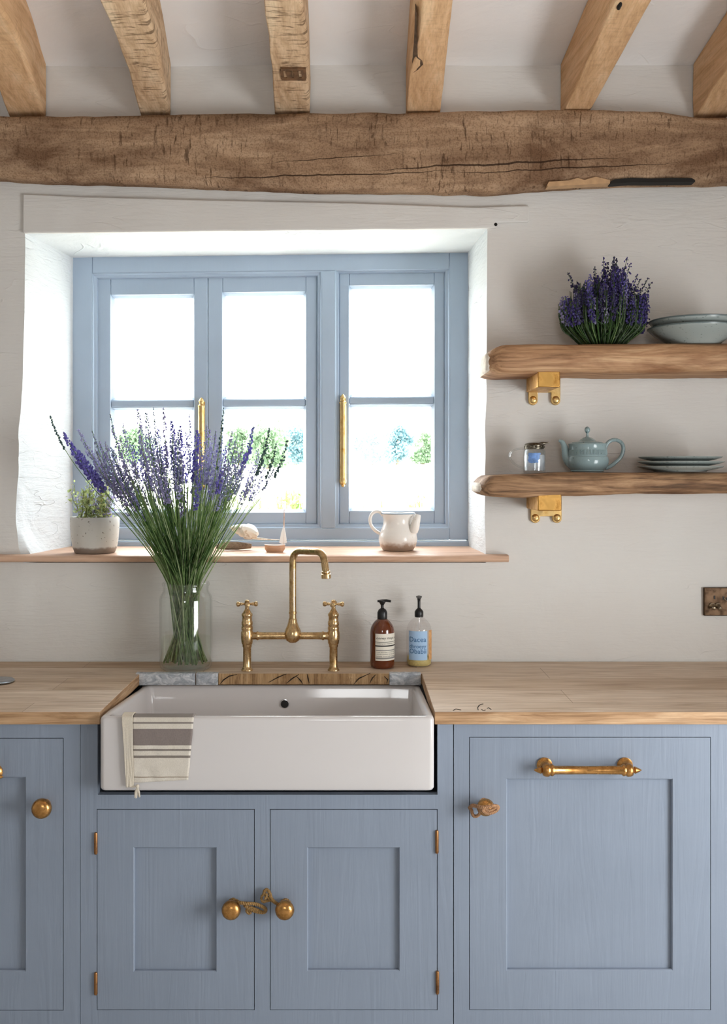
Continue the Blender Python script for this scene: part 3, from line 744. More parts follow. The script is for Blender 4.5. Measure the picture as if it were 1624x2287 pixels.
# ================================================================ towel over the sink front
TY = 2.3455
m_stripes('towel_cloth', '#ddd5c9', [])
tz = lambda py: Z(py, TY)
TB = tz(1748)
bands = [(tz(b) - TB, tz(a) - TB, c) for a, b, c in ((1596.5, 1602, '#8f8781'), (1612, 1616, '#8b827b'), (1627, 1664, '#877c77'), (1672, 1676.5, '#8b827a'), (1686.5, 1692, '#837a72'), (1733.5, 1735.5, '#9d8f7d'))]
m_stripes('towel_stripes', '#ddd5c9', bands)
m_stripes('towel_hem', '#d8cdba', [])
tw = thing('tea_towel', 'cream tea towel with brown-grey stripes hung over the sink front', 'towel', (X(350, TY), TY, TB))
def towel_grid(pxt0, pxt1, pxb0, pxb1, pyb0, pyb1, off, amp, seed):
    zr = rim_z(2.36) + .003 + off
    def fn(u, v):
        # v: 0 inside the bowl .. 1 bottom of the front drop
        x_t = X(pxt0 + u * (pxt1 - pxt0), TY); x_b = X(pxb0 + u * (pxb1 - pxb0), TY); zb = Z(pyb0 + u * (pyb1 - pyb0), TY)
        yin = SKY0 + T + .0065 + off
        if v < .22: t = v / .22; return (x_t, yin + .004 * (1 - t), zr - .055 * (1 - t) - .006)
        if v < .32: t = (v - .22) / .10; a = math.pi * t; return (x_t, (yin + TY - off) / 2 + math.cos(a) * (yin - TY + off) / 2, zr - .006 + .006 * math.sin(a) ** .6)
        t = (v - .32) / .68; wv = amp * nz(u * 3 + seed, t * 2.2) * t
        return (x_t + (x_b - x_t) * t + .0006 * nz(t * 6, u * 5, seed), TY - off - .001 - abs(wv) - .001 * t, zr - .006 - (zr - .006 - zb) * t)
    return MB().grid(fn, 26, 70)
build(towel_grid(295, 433, 297, 421, 1747, 1741, 0.0, .005, 1), 'cloth', 'towel_stripes', tw, solid=.0022, angle=180)
build(towel_grid(273, 297, 283, 300, 1757, 1755, .003, .003, 7), 'hem', 'towel_hem', tw, solid=.002, angle=180)
ts = MB(); y = TY - .006
tx = X(307, y)
ts.ball((tx, y, Z(1756, y)), (.0042, .004, .0045), 12, 8)
for k, (dx, b) in enumerate(((-.006, 1781), (-.0035, 1783), (.002, 1779), (.0055, 1780), (.004, 1781), (-.002, 1782))):
    ts.tube([(tx + dx * .1, y - .001 * (k % 2), Z(1758, y)), (tx + dx * .7, y - .002, Z(1768, y)), (tx + dx, y - .001 + .0015 * (k % 3), Z(b, y))], [.0016, .0023, .0012], 7)
ts.tube([(X(287, y), y + .002, Z(1756, y)), (X(296, y), y, Z(1758, y)), (tx, y, Z(1756, y))], .0014, 6)
build(ts, 'tassel', 'towel_hem', tw)

# ================================================================ bridge tap
LD = 2.863
tap = thing('bridge_tap', 'aged brass bridge tap with two cross handles behind the sink', 'tap', (X(649, LD), LD, TOP_Z))
zb = Z(1420, LD)
def rel(py): return Z(py, LD) - TOP_Z
for px in (552, 745):
    x = X(px, LD)
    build(MB().lathe([(.0165, 0), (.0165, .003), (.014, .006), (.0115, .012), (.0112, rel(1446)), (.013, rel(1444)), (.013, rel(1438))], (x, LD, TOP_Z), seg=28), 'leg', 'brass', tap, angle=45)
    v = MB().lathe([(.0125, rel(1440)), (.0155, rel(1436)), (.0172, rel(1426)), (.0172, rel(1412)), (.015, rel(1408)), (.0162, rel(1405)), (.0162, rel(1400)), (.0145, rel(1398)), (.0158, rel(1394)), (.0158, rel(1389)), (.0138, rel(1386)), (.0138, rel(1377)), (.0155, rel(1375)), (.0155, rel(1371)), (.012, rel(1368)), (.0085, rel(1363)), (.006, rel(1360)), (.005, rel(1352)), (.005, rel(1349))], (x, LD, TOP_Z), seg=28)
    vb = build(v, 'valve', 'brass', tap, angle=45)
    h = MB(); hz = Z(1349, LD)
    h.ball((x, LD, hz), (.0085, .0085, .0075), 16, 8); h.lathe([(.006, 0), (.007, .003), (.005, .006), (.001, .007)], (x, LD, hz + .005), seg=14)
    rot = 0.12 if px < 600 else -0.10
    for k in range(4):
        a = rot + k * math.pi / 2; dx, dy = math.cos(a), math.sin(a)
        h.lathe([(.0035, .004), (.0032, .012), (.0048, .015), (.0036, .018), (.0062, .021), (.0072, .025), (.0062, .029), (.001, .031)], (x, LD, hz), (dx, dy, 0), 14)
    build(h, 'cross_handle', 'brass', vb, angle=50)
xa, xb2, xc = X(552, LD), X(745, LD), X(654, LD)
br = MB(); L = xb2 - xa
br.lathe([(.0105, .012), (.0105, .026), (.0125, .028), (.0125, .031), (.0105, .033), (.0100, .05), (.0100, L - .05), (.0105, L - .033), (.0125, L - .031), (.0125, L - .028), (.0105, L - .026), (.0105, L - .012)], (xa, LD, zb), (1, 0, 0), 24)
build(br, 'bridge', 'brass', tap, angle=45)
r2 = lambda py: Z(py, LD) - TOP_Z
build(MB().lathe([(.001, r2(1435)), (.010, r2(1434.5)), (.018, r2(1430)), (.0235, r2(1422)), (.0245, r2(1415)), (.022, r2(1407)), (.0165, r2(1398)), (.0125, r2(1389)), (.0120, r2(1384)), (.0105, r2(1381))], (xc, LD, TOP_Z), seg=32), 'spout_base', 'brass', tap, angle=45)
nd = LD - .11
path = fillet([(xc, LD, Z(1386, LD)), (xc, LD, 1.236), (X(722, nd + .012), nd + .012, 1.2405), (X(728, nd), nd, Z(1278, nd))], .034, 10)
sp = MB().tube(path, .0098, 20)
spo = build(sp, 'spout', 'brass', tap, angle=60)
build(MB().lathe([(.0098, 0), (.0118, .001), (.0118, .006), (.0105, .007), (.0132, .009), (.0132, .020), (.0112, .021)], (X(728, nd), nd, Z(1275, nd)), (0.05, -.04, -1), 24), 'nozzle', 'brass', spo, angle=45)
build(MB().lathe([(.0098, 0), (.0112, .001), (.0112, .006), (.0098, .007)], (xc, LD, Z(1371, LD)), seg=20), 'collar', 'brass', spo, angle=45)

# ================================================================ soap bottles
m_clear('amber', (0.52, 0.20, 0.05, 1), 0.8, 0.3, 0.05)
t = NT('amber_soap'); t.set(Roughness=0.12, Base_Color=srgb('#5e2a0f')); t.b.inputs['Coat Weight'].default_value = 0.6; t.b.inputs['Subsurface Weight'].default_value = 0.0; MATS['amber_soap'] = t.mat
m_plain('black_plastic', '#131417', 0.35)
m_plain('cream_label', '#e6e0d2', 0.6)
m_plain('blue_label', '#a5c5e6', 0.6)
m_plain('orange_label', '#cf9c66', 0.6, 0, 0.25, 90)
m_plain('ink', '#2d2a28', 0.7)
m_plain('grey_ink', '#8d8a86', 0.7)
m_plain('blue_ink', '#39699a', 0.7)
m_clear('clear_plastic', (0.96, 0.95, 0.95, 1), 0.9, 0.35, 0.06)
m_plain('pale_soap', '#d8cfae', 0.4)
m_plain('soap_beads', '#cfbf7d', 0.4, 0, 0.15, 200)

def wrap(c, r, z, a, dz=0.0, out=0.0):
    """angle a: 0 faces the room, positive turns right"""
    return (c[0] + (r + out) * math.sin(a), c[1] - (r + out) * math.cos(a), z + dz)
def curved_patch(c, r, a0, a1, z0, z1, out, n=24):
    return MB().grid(lambda u, v: wrap(c, r, z0 + v * (z1 - z0), a0 + u * (a1 - a0), 0, out), n, 2)
def curved_text(txt, c, r, a0, a1, z0, z1, out, shear=0.0):
    """real letters bent round a bottle, fitted to the given patch"""
    cu = bpy.data.curves.new('lettering', 'FONT'); cu.body = txt; cu.resolution_u = 3; cu.shear = shear
    to = bpy.data.objects.new('lettering', cu); COL.objects.link(to)
    me = to.to_mesh(); vs = [v.co.copy() for v in me.vertices]; fs = [tuple(p.vertices) for p in me.polygons]; to.to_mesh_clear()
    bpy.data.objects.remove(to); bpy.data.curves.remove(cu)
    ax, bx = min(v.x for v in vs), max(v.x for v in vs); ay, by = min(v.y for v in vs), max(v.y for v in vs)
    return MB().add([wrap(c, r, z0 + (v.y - ay) / (by - ay) * (z1 - z0), a0 + (v.x - ax) / (bx - ax) * (a1 - a0), 0, out) for v in vs], fs)
def pump(parent, c, z_collar, collar_r, collar_h, z_head, head, kind):
    m = MB().lathe([(collar_r * .92, 0), (collar_r, .002), (collar_r, collar_h * .75), (collar_r * .75, collar_h), (.005, collar_h + .004), (.0042, collar_h + .006)], (c[0], c[1], z_collar), seg=24)
    p = build(m, 'pump_collar', 'black_plastic', parent, angle=45)
    s = MB().lathe([(.0042, 0), (.0042, z_head - z_collar - collar_h - .004)], (c[0], c[1], z_collar + collar_h + .002), seg=14)
    if kind == 'side':
        s.lathe([(.0045, 0), (.008, .006), (.0105, .010), (.0105, .013), (.004, .0145)], (c[0], c[1], z_head - .012), seg=18)
        s.tube([(c[0] - .014, c[1], z_head - .001), (c[0], c[1], z_head), (c[0] + .012, c[1] - .002, z_head + .001), (c[0] + .024, c[1] - .006, z_head - .0005)], [.003, .0042, .004, .0034], 12)
    else:
        s.lathe([(.0042, 0), (.0045, .006), (.008, .013), (.0085, .016), (.003, .0175)], (c[0], c[1], z_head - .014), seg=18)
        s.tube([(c[0], c[1], z_head - .001), (c[0] - .002, c[1] - .02, z_head - .001), (c[0] - .003, c[1] - .034, z_head - .004)], [.0055, .005, .0038], 12)
    build(s, 'pump_head', 'black_plastic', p, angle=45)
# amber bottle
bd = 2.905; bc = (X(854, bd), bd); s = bd / F; r0 = 27 * s
zz = lambda py: Z(py, bd) - TOP_Z
zs = 43 * s / 1
bot = thing('soap_bottle', 'brown soap bottle with a cream text label and black pump', 'bottle', (bc[0], bd, TOP_Z), 'soap bottles by the tap')
pr = [(r0 * .82, 0), (r0 * .95, .003), (r0, .010), (r0, zz(1412)), (r0 * .985, zz(1406)), (r0 * .93, zz(1400)), (r0 * .80, zz(1393)), (r0 * .62, zz(1387)), (r0 * .45, zz(1383)), (.0125, zz(1381)), (.0125, zz(1378))]
body = build(MB().lathe(pr, (bc[0], bd, TOP_Z), seg=48), 'bottle', 'amber_soap', bot, angle=60)
lz0, lz1 = Z(1476, bd - r0), Z(1416, bd - r0)
a0, a1 = -0.62, 1.45
lab = build(curved_patch(bc, r0, a0, a1, lz0, lz1, .0005), 'label', 'cream_label', bot, fix=False)
LH = lz1 - lz0
def lz(t): return lz1 - t * LH
ink = MB()
for a, b in ((.30, .315), (.43, .475)): ink.add(*(lambda g: (g.v, g.f))(curved_patch(bc, r0, a0, a1, lz(b), lz(a), .0009)))
T1 = curved_text('onrey mapt e', bc, r0, a0 + .1, a1 - .15, lz(.235), lz(.13), .0009); ink.add(T1.v, T1.f)
for k, (txt, t0, t1) in enumerate((('ombraneu sapoet rinsa', .345, .395), ('ruse petolae manir ocelt', .66, .71), ('verna molto sirop antel', .735, .785), ('lotea cormil ansue', .81, .86))):
    q = curved_text(txt, bc, r0, a0 + .1, a1 - .12, lz(t1), lz(t0), .0009); ink.add(q.v, q.f)
build(ink, 'print', 'ink', lab, fix=False)
gi = MB()
for a, b in ((.60, .635), (.88, .94)): q = curved_patch(bc, r0, a0 + .05, a1 - .05, lz(b), lz(a), .0008); gi.add(q.v, q.f)
build(gi, 'print', 'grey_ink', lab, fix=False)
pump(bot, bc, Z(1385, bd), .0142, .030, Z(1342, bd), None, 'side')
# clear bottle
bd = 2.937; bc = (X(936, bd), bd); s = bd / F; r1 = 28.5 * s
zz = lambda py: Z(py, bd) - TOP_Z
bot = thing('soap_bottle', 'clear soap bottle with a pale blue label and black pump', 'bottle', (bc[0], bd, TOP_Z), 'soap bottles by the tap')
pr = [(r1 * .86, 0.0005), (r1 * .97, .003), (r1, .010), (r1, zz(1414)), (r1 * .96, zz(1404)), (r1 * .86, zz(1394)), (r1 * .66, zz(1386)), (r1 * .45, zz(1381)), (.0125, zz(1379)), (.0125, zz(1376))]
build(MB().lathe(pr, (bc[0], bd, TOP_Z), seg=48), 'bottle', 'clear_plastic', bot, angle=60)
build(MB().lathe([(r1 * .8, .002), (r1 * .94, .006), (r1 * .94, .026), (r1 * .9, .028)], (bc[0], bd, TOP_Z), seg=32).rough(.002, 60), 'soap', 'soap_beads', bot, angle=80)
lz0, lz1 = Z(1475, bd - r1), Z(1410, bd - r1); LH = lz1 - lz0
lab = build(curved_patch(bc, r1, -0.95, 0.62, lz0, lz1, .0005), 'label', 'blue_label', bot, fix=False)
bi = MB()
for txt, t0, t1 in (('Dacea', .20, .37), ('dhroeyy', .46, .62), ('Obabii', .61, .77)):
    q = curved_text(txt, bc, r1, -0.84, 0.50, lz(t1), lz(t0), .0010); bi.add(q.v, q.f)
build(bi, 'print', 'blue_ink', lab, fix=False)
build(curved_patch(bc, r1, .76, 1.25, lz0, lz1 + .001, .0005), 'side_label', 'orange_label', bot, fix=False)
build(MB().tube([(bc[0] + .002, bd, TOP_Z + .02), (bc[0] + .001, bd, zz(1378) + TOP_Z)], .0022, 8), 'dip_tube', 'clear_plastic', bot)
pump(bot, bc, Z(1378, bd), .0125, .021, Z(1333, bd), None, 'front')

# ================================================================ metal disc at the left
m_plain('pewter', '#8f9296', 0.25, 1.0, 0.2, 40)
dd = 2.70
tag(build(MB().lathe([(.044, 0), (.046, .0015), (.047, .004), (.044, .0065), (.030, .0072), (.001, .0055)], (X(-8, dd), dd, TOP_Z + .0004), seg=48), 'metal_disc', 'pewter', loc=(X(-8, dd), dd, TOP_Z), angle=60), 'small shiny metal disc lying on the left end of the worktop', 'disc')

# ================================================================ cords on the knobs
m_plain('twine', '#8a6a3c', 0.75, 0.0, 0.35, 260)
m_plain('pink_twine', '#a27a58', 0.75, 0.0, 0.3, 200)
def twisted(m, pts, r, turns):
    """two strands wound round a path"""
    pts = [Vector(p) for p in pts]; n = len(pts)
    for ph in (0, math.pi):
        o = []
        for i, p in enumerate(pts):
            t = (pts[min(i + 1, n - 1)] - pts[max(i - 1, 0)]).normalized(); u = t.cross(Vector((0, 1, 0.01))).normalized(); w = t.cross(u)
            a = ph + turns * 2 * math.pi * i / (n - 1); o.append(p + r * (u * math.cos(a) + w * math.sin(a)))
        m.tube(o, r * 1.05, 7)
def pts3(lst, n=10):
    """smooth curve through (px, py, distance before the door)"""
    P = [Vector((X(a, CAB_Y - c), CAB_Y - c, Z(b, CAB_Y - c))) for a, b, c in lst]; P = [P[0] * 2 - P[1]] + P + [P[-1] * 2 - P[-2]]; out = []
    for i in range(1, len(P) - 2):
        for k in range(n):
            t = k / n; a, b, c, d = P[i - 1:i + 3]
            out.append(0.5 * ((2 * b) + (c - a) * t + (2 * a - 5 * b + 4 * c - d) * t * t + (3 * b - a - 3 * c + d) * t ** 3))
    out.append(P[-2]); return out
m = MB()
twisted(m, pts3([(528, 2012, .012), (536, 2016, .03), (552, 2018, .03), (570, 2019, .02), (586, 2025, .014), (594, 2032, .012), (588, 2038, .012), (572, 2036, .014), (558, 2030, .016), (546, 2022, .02)]), .0022, 16)
twisted(m, pts3([(548, 2020, .022), (554, 2030, .016), (560, 2037, .012), (556, 2040, .012), (551, 2034, .014), (556, 2026, .018), (570, 2030, .014), (584, 2036, .012)]), .0018, 14)
twisted(m, pts3([(532, 2014, .012), (526, 2026, .010), (514, 2026, .010), (510, 2016, .010), (520, 2008, .012), (532, 2014, .014)]), .0018, 10)
tag(build(m, 'knotted_cord', 'twine', loc=(X(520, CAB_Y), CAB_Y - .012, Z(2018, CAB_Y))), 'twisted brown cord hanging sideways from the left sink-door knob in flat leaf-like loops', 'cord', 'cords tied round the cabinet knobs')
m = MB()
twisted(m, pts3([(634, 2025, .020), (622, 2020, .024), (612, 2014, .018), (602, 2007, .014), (594, 2000, .012), (590, 1992, .012), (596, 1987, .012), (602, 1994, .014), (606, 2006, .016), (612, 2014, .02)]), .0021, 16)
twisted(m, pts3([(606, 2010, .016), (596, 2012, .012), (588, 2014, .012), (584, 2007, .012), (588, 1998, .013), (596, 1998, .015), (592, 2008, .017)]), .0018, 12)
twisted(m, pts3([(622, 2020, .022), (630, 2030, .010), (642, 2032, .010), (650, 2022, .010), (640, 2009, .010), (628, 2014, .014)]), .0018, 10)
tag(build(m, 'knotted_cord', 'twine', loc=(X(638, CAB_Y), CAB_Y - .012, Z(2018, CAB_Y))), 'twisted brown cord curling up and left from the right sink-door knob', 'cord', 'cords tied round the cabinet knobs')
m = MB()
twisted(m, pts3([(1049, 1804, .014), (1056, 1799, .03), (1066, 1801, .046), (1078, 1803, .053), (1090, 1802, .053), (1102, 1800, .046), (1111, 1801, .036), (1112, 1806, .036), (1106, 1812, .040), (1095, 1816, .044), (1084, 1815, .048), (1078, 1809, .052), (1082, 1804, .053)]), .0023, 20)
twisted(m, pts3([(1078, 1804, .052), (1072, 1806, .046), (1073, 1814, .036), (1068, 1821, .028), (1060, 1823, .024), (1055, 1817, .022), (1053, 1809, .02), (1049, 1805, .014)]), .0021, 12)
twisted(m, pts3([(1082, 1806, .052), (1091, 1810, .048), (1100, 1808, .044), (1108, 1803, .038)]), .0018, 6)
tag(build(m, 'knotted_cord', 'pink_twine', loc=(X(1082, CAB_Y), CAB_Y - .015, Z(1800, CAB_Y))), 'pinkish-brown cord tied in a bow under the knob of the right cabinet', 'cord', 'cords tied round the cabinet knobs')

# ================================================================ shelves
S1T, S1B = Z(768, SHELF_Y), Z(831, SHELF_Y)
S2T, S2B = Z(1055, SHELF_Y), Z(1105, SHELF_Y)
m_plain('flaky_end', '#ddd3c6', 0.9, 0, 0.2, 80, 0.6)
def plank(x0, x1, topf, botf, mat, label, seed, end_r):
    rings = []; N = 90
    for i in range(N + 1):
        x = x0 + (x1 - x0) * i / N; e = max(0.0, 1 - (x - x0) / end_r); sh = e * e
        zt, zb = topf(x) + .002 * nz(x * 9, seed), botf(x) + .003 * nz(x * 7, seed + 3)
        zt -= sh * .020; zb += sh * .010; yf = SHELF_Y + .004 * nz(x * 6, seed + 5) + sh * .02
        h = zt - zb
        pts = [(2.992, zt), (yf + .03, zt), (yf + .014, zt - .001), (yf + .005, zt - .008), (yf, zt - h * .3), (yf - .003, zt - h * .5), (yf, zt - h * .72), (yf + .006, zb + .007), (yf + .018, zb), (2.992, zb)]
        rings.append([(x, y + (.002 * nz(x * 22, z * 30, seed) if y < 2.98 else 0), z + (.0012 * nz(x * 25, y * 25, seed) if zt - z > .004 else 0)) for y, z in pts])
    o = build(MB().loft(rings), 'wooden_shelf', mat, loc=(0.75, 2.9, botf(.7)), angle=60); tag(o, label, 'shelf', 'rustic oak wall shelves', 'thing')
    cap = MB(); rr = rings[0]; c = sum((Vector(p) for p in rr), Vector()) / len(rr)
    lay = []
    for k, (s, dx) in enumerate(((1.02, .012), (1.03, .004), (1.0, -.003), (.8, -.007), (.45, -.009), (.05, -.0095))):
        lay.append([Vector((p[0] + dx, c.y + (p[1] - c.y) * s, c.z + (p[2] - c.z) * s)) for p in rr])
    cap.loft(lay).rough(.0045, 70, seed); build(cap, 'flaky_end', 'flaky_end', o, angle=180)
    return o
sx = lambda px: X(px, SHELF_Y)
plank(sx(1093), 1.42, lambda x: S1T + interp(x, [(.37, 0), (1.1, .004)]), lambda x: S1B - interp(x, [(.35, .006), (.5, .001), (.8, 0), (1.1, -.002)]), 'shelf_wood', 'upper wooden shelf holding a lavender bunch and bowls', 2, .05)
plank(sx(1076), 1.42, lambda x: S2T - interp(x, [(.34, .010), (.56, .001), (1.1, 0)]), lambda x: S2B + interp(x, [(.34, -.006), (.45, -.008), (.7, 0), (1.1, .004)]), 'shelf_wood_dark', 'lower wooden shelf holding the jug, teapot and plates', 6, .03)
def bracket(px0, px1, zt, b0, b1, by, legy, label):
    d = 2.992
    x0, x1 = X(px0, d), X(px1, d); zl = Z(legy, d); zc = Z(b1 + 12, d)
    br = thing('shelf_bracket', label, 'bracket', ((x0 + x1) / 2, d, zl), 'brass shelf brackets')
    lw = .027; r = lw / 2; m = MB()
    def leg(xc): return [(xc + r * math.cos(a), zl + r + r * math.sin(a)) for a in [math.pi + math.pi * i / 10 for i in range(11)]]
    poly = leg(x0 + r) + [(x0 + lw, zc)] + [(x1 - lw, zc)] + leg(x1 - r) + [(x1, zt), (x0, zt)]
    m.prism(poly, 2.986, 2.9975)
    build(m, 'plate', 'bright_brass', br, bevel=.0015)
    xa, xb = X(b0, SHELF_Y + .02), X(by, SHELF_Y + .02)
    build(MB().box(xa, xb, SHELF_Y + .012, 2.987, Z(b1, SHELF_Y + .012), zt), 'arm', 'bracket_brass', br, bevel=.003)
    for xc in (x0 + r, x1 - r):
        sc = build(MB().lathe([(.011, 0), (.011, .002), (.009, .0045), (.004, .0058), (.001, .006)], (xc, 2.987, zl + r + .002), (0, -1, 0), 22), 'screw', 'bright_brass', br, angle=50)
        build(MB().box(xc - .0065, xc + .0065, 2.9800, 2.9822, zl + r + .0014, zl + r + .0026), 'slot', 'copper_hinge', sc)
m_brass('bracket_brass', '#d3a35c', 0.35, '#a8793c')
bracket(1180, 1251, S1B + .004, 1200, 865, 1250, 905, 'brass bracket with two screws under the upper shelf')
bracket(1185, 1254, S2B + .006, 1200, 1141, 1253, 1168, 'brass bracket with two screws under the lower shelf')
# ================================================================ crockery on the shelves
m_speckle('grey_glaze', '#959d9a', '#777f7c', rough=0.22, size=120, thr=0.64)
m_speckle('teal_glaze', '#879a9c', '#5f7476', rough=0.15, size=140, thr=0.66)
m_plain('dark_rim', '#5d6a6b', 0.3)
def bowl(cx, cy, z, R, H, base, label, rimdark=False):
    th = .005
    pr = [(0.001, .0), (base * .92, 0), (base, .003), (base * 1.1, .010), (R * .86, H * .58), (R * .97, H * .84), (R, H * .94), (R, H), (R - th, H), (R - th * 1.3, H * .93), (R * .85 - th, H * .60), (base, .016), (0.001, .013)]
    o = build(MB().lathe(pr, (cx, cy, z), seg=72), 'bowl', 'grey_glaze', loc=(cx, cy, z), angle=50)
    tag(o, label, 'bowl', 'grey-green bowls on the upper shelf')
    build(MB().lathe([(R + .0006, H * .93), (R + .0012, H * .985), (R - th * .5, H + .0012), (R - th - .0006, H * .98), (R - th - .0005, H * .95)], (cx, cy, z), seg=72, cap=False), 'rim', 'dark_rim', o, angle=60)
bd = 2.862; bx = X(1551, bd)
bowl(bx, bd, S1T + .0035, .1265, .050, .070, 'lower wide grey-green bowl standing directly on the upper shelf')
bowl(bx + .001, bd, S1T + .0205, .1240, .0535, .064, 'upper grey-green bowl nested in the other bowl')
pdp = 2.872; px_ = X(1519, pdp)
for k, (R, H, lab) in enumerate(((.1175, .016, 'bottom plate of the three-plate stack on the lower shelf'), (.1185, .016, 'middle plate of the three-plate stack on the lower shelf'), (.1145, .016, 'top plate of the three-plate stack on the lower shelf'))):
    z = S2T + .002 + k * .0132
    b = .070
    pr = [(.001, 0.002), (b - .008, .002), (b - .006, 0), (b, 0), (b + .004, .003), (R * .84, .0075), (R * .97, H - .004), (R, H - .0015), (R - .001, H), (R * .95, H - .0025), (R * .83, .0115), (b, .0075), (.001, .007)]
    o = build(MB().lathe(pr, (px_ + (.0015 if k == 1 else 0), pdp, z), seg=72), 'plate', 'grey_glaze', loc=(px_, pdp, z), angle=60)
    tag(o, lab, 'plate', 'stack of plates on the lower shelf')

# teapot
td = 2.905; s = td / F; tx = X(1312, td); tz0 = S2T + .001
tp = thing('teapot', 'glossy grey-blue teapot with lid on the lower shelf', 'teapot', (tx, td, tz0))
k = s
prof = [(.001, 0), (34 * k, 0), (37 * k, 2 * k), (36 * k, 4 * k), (42 * k, 9 * k), (46 * k, 18 * k), (47 * k, 27 * k), (45 * k, 34 * k), (43.5 * k, 35 * k), (43 * k, 38 * k), (41.5 * k, 52 * k), (41 * k, 60 * k), (42 * k, 61.5 * k), (41 * k, 63.5 * k), (36 * k, 64.5 * k), (18 * k, 65 * k)]
body = build(MB().lathe(prof, (tx, td, tz0), seg=56), 'body', 'teal_glaze', tp, angle=40)
fl = MB()
for i in range(40):
    a = -1.4 + 2.8 * i / 39
    fl.tube([wrap((tx, td), 43.2 * k, tz0 + 38 * k, a), wrap((tx, td), 42.0 * k, tz0 + 49 * k, a)], .0013, 6)
build(fl, 'fluting', 'teal_glaze', body)
lid = build(MB().lathe([(35 * k, 0), (34 * k, 2 * k), (20 * k, 4 * k), (18 * k, 6 * k), (15 * k, 9 * k), (9 * k, 12.5 * k), (4 * k, 14 * k), (2.6 * k, 17 * k), (2.4 * k, 22 * k), (4.0 * k, 24 * k), (2.5 * k, 25 * k)], (tx, td, tz0 + 64 * k), seg=40), 'lid', 'teal_glaze', tp, angle=50)
build(MB().ball((tx, td, tz0 + 94 * k), (6.2 * k, 6.2 * k, 7.2 * k), 18, 12), 'knob', 'teal_glaze', lid, angle=180)
q = lambda px, py: (X(px, td), td, Z(py, td))
path = bez(q(1284, 1036), q(1258, 1030), q(1266, 1002), q(1258, 991), 14) + bez(q(1257, 989), q(1254, 985), q(1252, 985), q(1248, 984.5), 6)
rs = [(15 - 9.2 * (i / 14) ** .7) * k for i in range(15)] + [(5.6 - 2.8 * i / 6) * k for i in range(7)]
build(MB().tube(path, rs, 18), 'spout', 'teal_glaze', tp, angle=60)
path = bez(q(1351, 1008), q(1352, 986), q(1368, 980), q(1378, 983), 12) + bez(q(1379, 983.5), q(1400, 990), q(1394, 1018), q(1378, 1030), 14) + bez(q(1377, 1031), q(1370, 1037), q(1362, 1044), q(1352, 1046), 8)
build(MB().tube(path, [4.2 * k] * len(path), 14), 'handle', 'teal_glaze', tp, angle=60)

# small glass jug with a metal lid
jd = 2.895; s = jd / F; jx = X(1194, jd); jz = S2T - .0015
m_clear('jug_glass', (0.93, 0.95, 0.96, 1), 0.95, 0.5, 0.12)
m_plain('blue_print', '#6f95cf', 0.5, 0, 0.3, 90)
m_plain('frost', '#dcdfe4', 0.5, 0, 0.1, 60)
m_plain('dark_silver', '#6a6458', 0.35, 1.0, 0.5, 220)
jg = thing('glass_jug', 'small clear glass jug with blue print and dark metal lid', 'jug', (jx, jd, jz))
r = 24.5 * s
build(MB().lathe([(.001, 0), (r * .95, 0), (r, .003), (r, 48 * s), (r * .93, 52 * s), (r * .86, 54 * s), (r * .80, 54 * s), (r * .86, 50 * s), (r * .92, 46 * s), (r * .92, .006), (.001, .006)], (jx, jd, jz), seg=40), 'body', 'jug_glass', jg, angle=50)
pt_ = MB().grid(lambda u, v: wrap((jx, jd), r, jz + (22 + 22 * v) * s + .002 * nz(u * 4, v * 4), -.75 + 1.15 * u * (0.75 + .25 * v) + .15 * nz(v * 6), 0, .0006), 14, 8)
build(pt_, 'print', 'blue_print', jg, fix=False)
build(MB().lathe([(.001, .0065), (r * .88, .0065), (r * .9, .008), (r * .9, 38 * s), (r * .86, 40 * s), (.001, 40 * s)], (jx, jd, jz), seg=30), 'contents', 'frost', jg, angle=60)
ld = MB().lathe([(r * .86, 0), (r * .90, 3 * s), (r * .84, 6 * s), (r * .88, 9 * s), (r * .80, 12 * s), (r * .5, 14.5 * s), (.001, 15 * s)], (jx - .001, jd, jz + 53 * s), seg=36)
for i in range(12):
    a = i * math.pi / 6; ld.ball((jx + r * .86 * math.cos(a), jd + r * .86 * math.sin(a), jz + 58 * s), .0032, 8, 6)
lo = build(ld, 'lid', 'dark_silver', jg, angle=50)
q = lambda px, py, dy=0: (X(px, jd), jd + dy, Z(py, jd))
build(MB().tube([q(1176, 1000), q(1195, 994), q(1212, 990.5), q(1226, 988.5)], [.006, .0065, .0045, .0018], 12), 'lid_lever', 'dark_silver', lo)
build(MB().tube(bez(q(1171, 1002), q(1128, 1000), q(1128, 1034), q(1170, 1046), 20), .0032, 10), 'handle', 'jug_glass', jg, angle=60)

# wall socket
m_brass('bronze', '#5b4838', 0.45, '#43352a')
m_brass('bronze_bright', '#a89a84', 0.35, '#7c7060')
ws = thing('wall_socket', 'dark bronze double socket with small toggles at the right edge', 'socket', (X(1630, 2.99), 2.99, Z(1344, 2.99)), kind='thing')
build(MB().box(X(1572, 2.99), X(1694, 2.99), 2.986, 2.9975, Z(1375, 2.99), Z(1312, 2.99)), 'plate', 'bronze', ws, bevel=.002)
for px, py in ((1590, 1352), (1603, 1352), (1663, 1352), (1676, 1352)):
    build(MB().lathe([(.0085, 0), (.0085, .002), (.006, .004), (.0045, .012), (.006, .018), (.005, .022), (.001, .0235)], (X(px, 2.986), 2.986, Z(py, 2.986)), (0, -1, -.35), 18), 'switch', 'bronze_bright', ws, angle=50)
for px, py in ((1596, 1334), (1624, 1338), (1616, 1336), (1632, 1336)):
    build(MB().box(X(px, 2.986) - .0022, X(px, 2.986) + .0022, 2.9850, 2.9862, Z(py, 2.986) - .005, Z(py, 2.986) + .005), 'pin_hole', 'black_hole', ws)
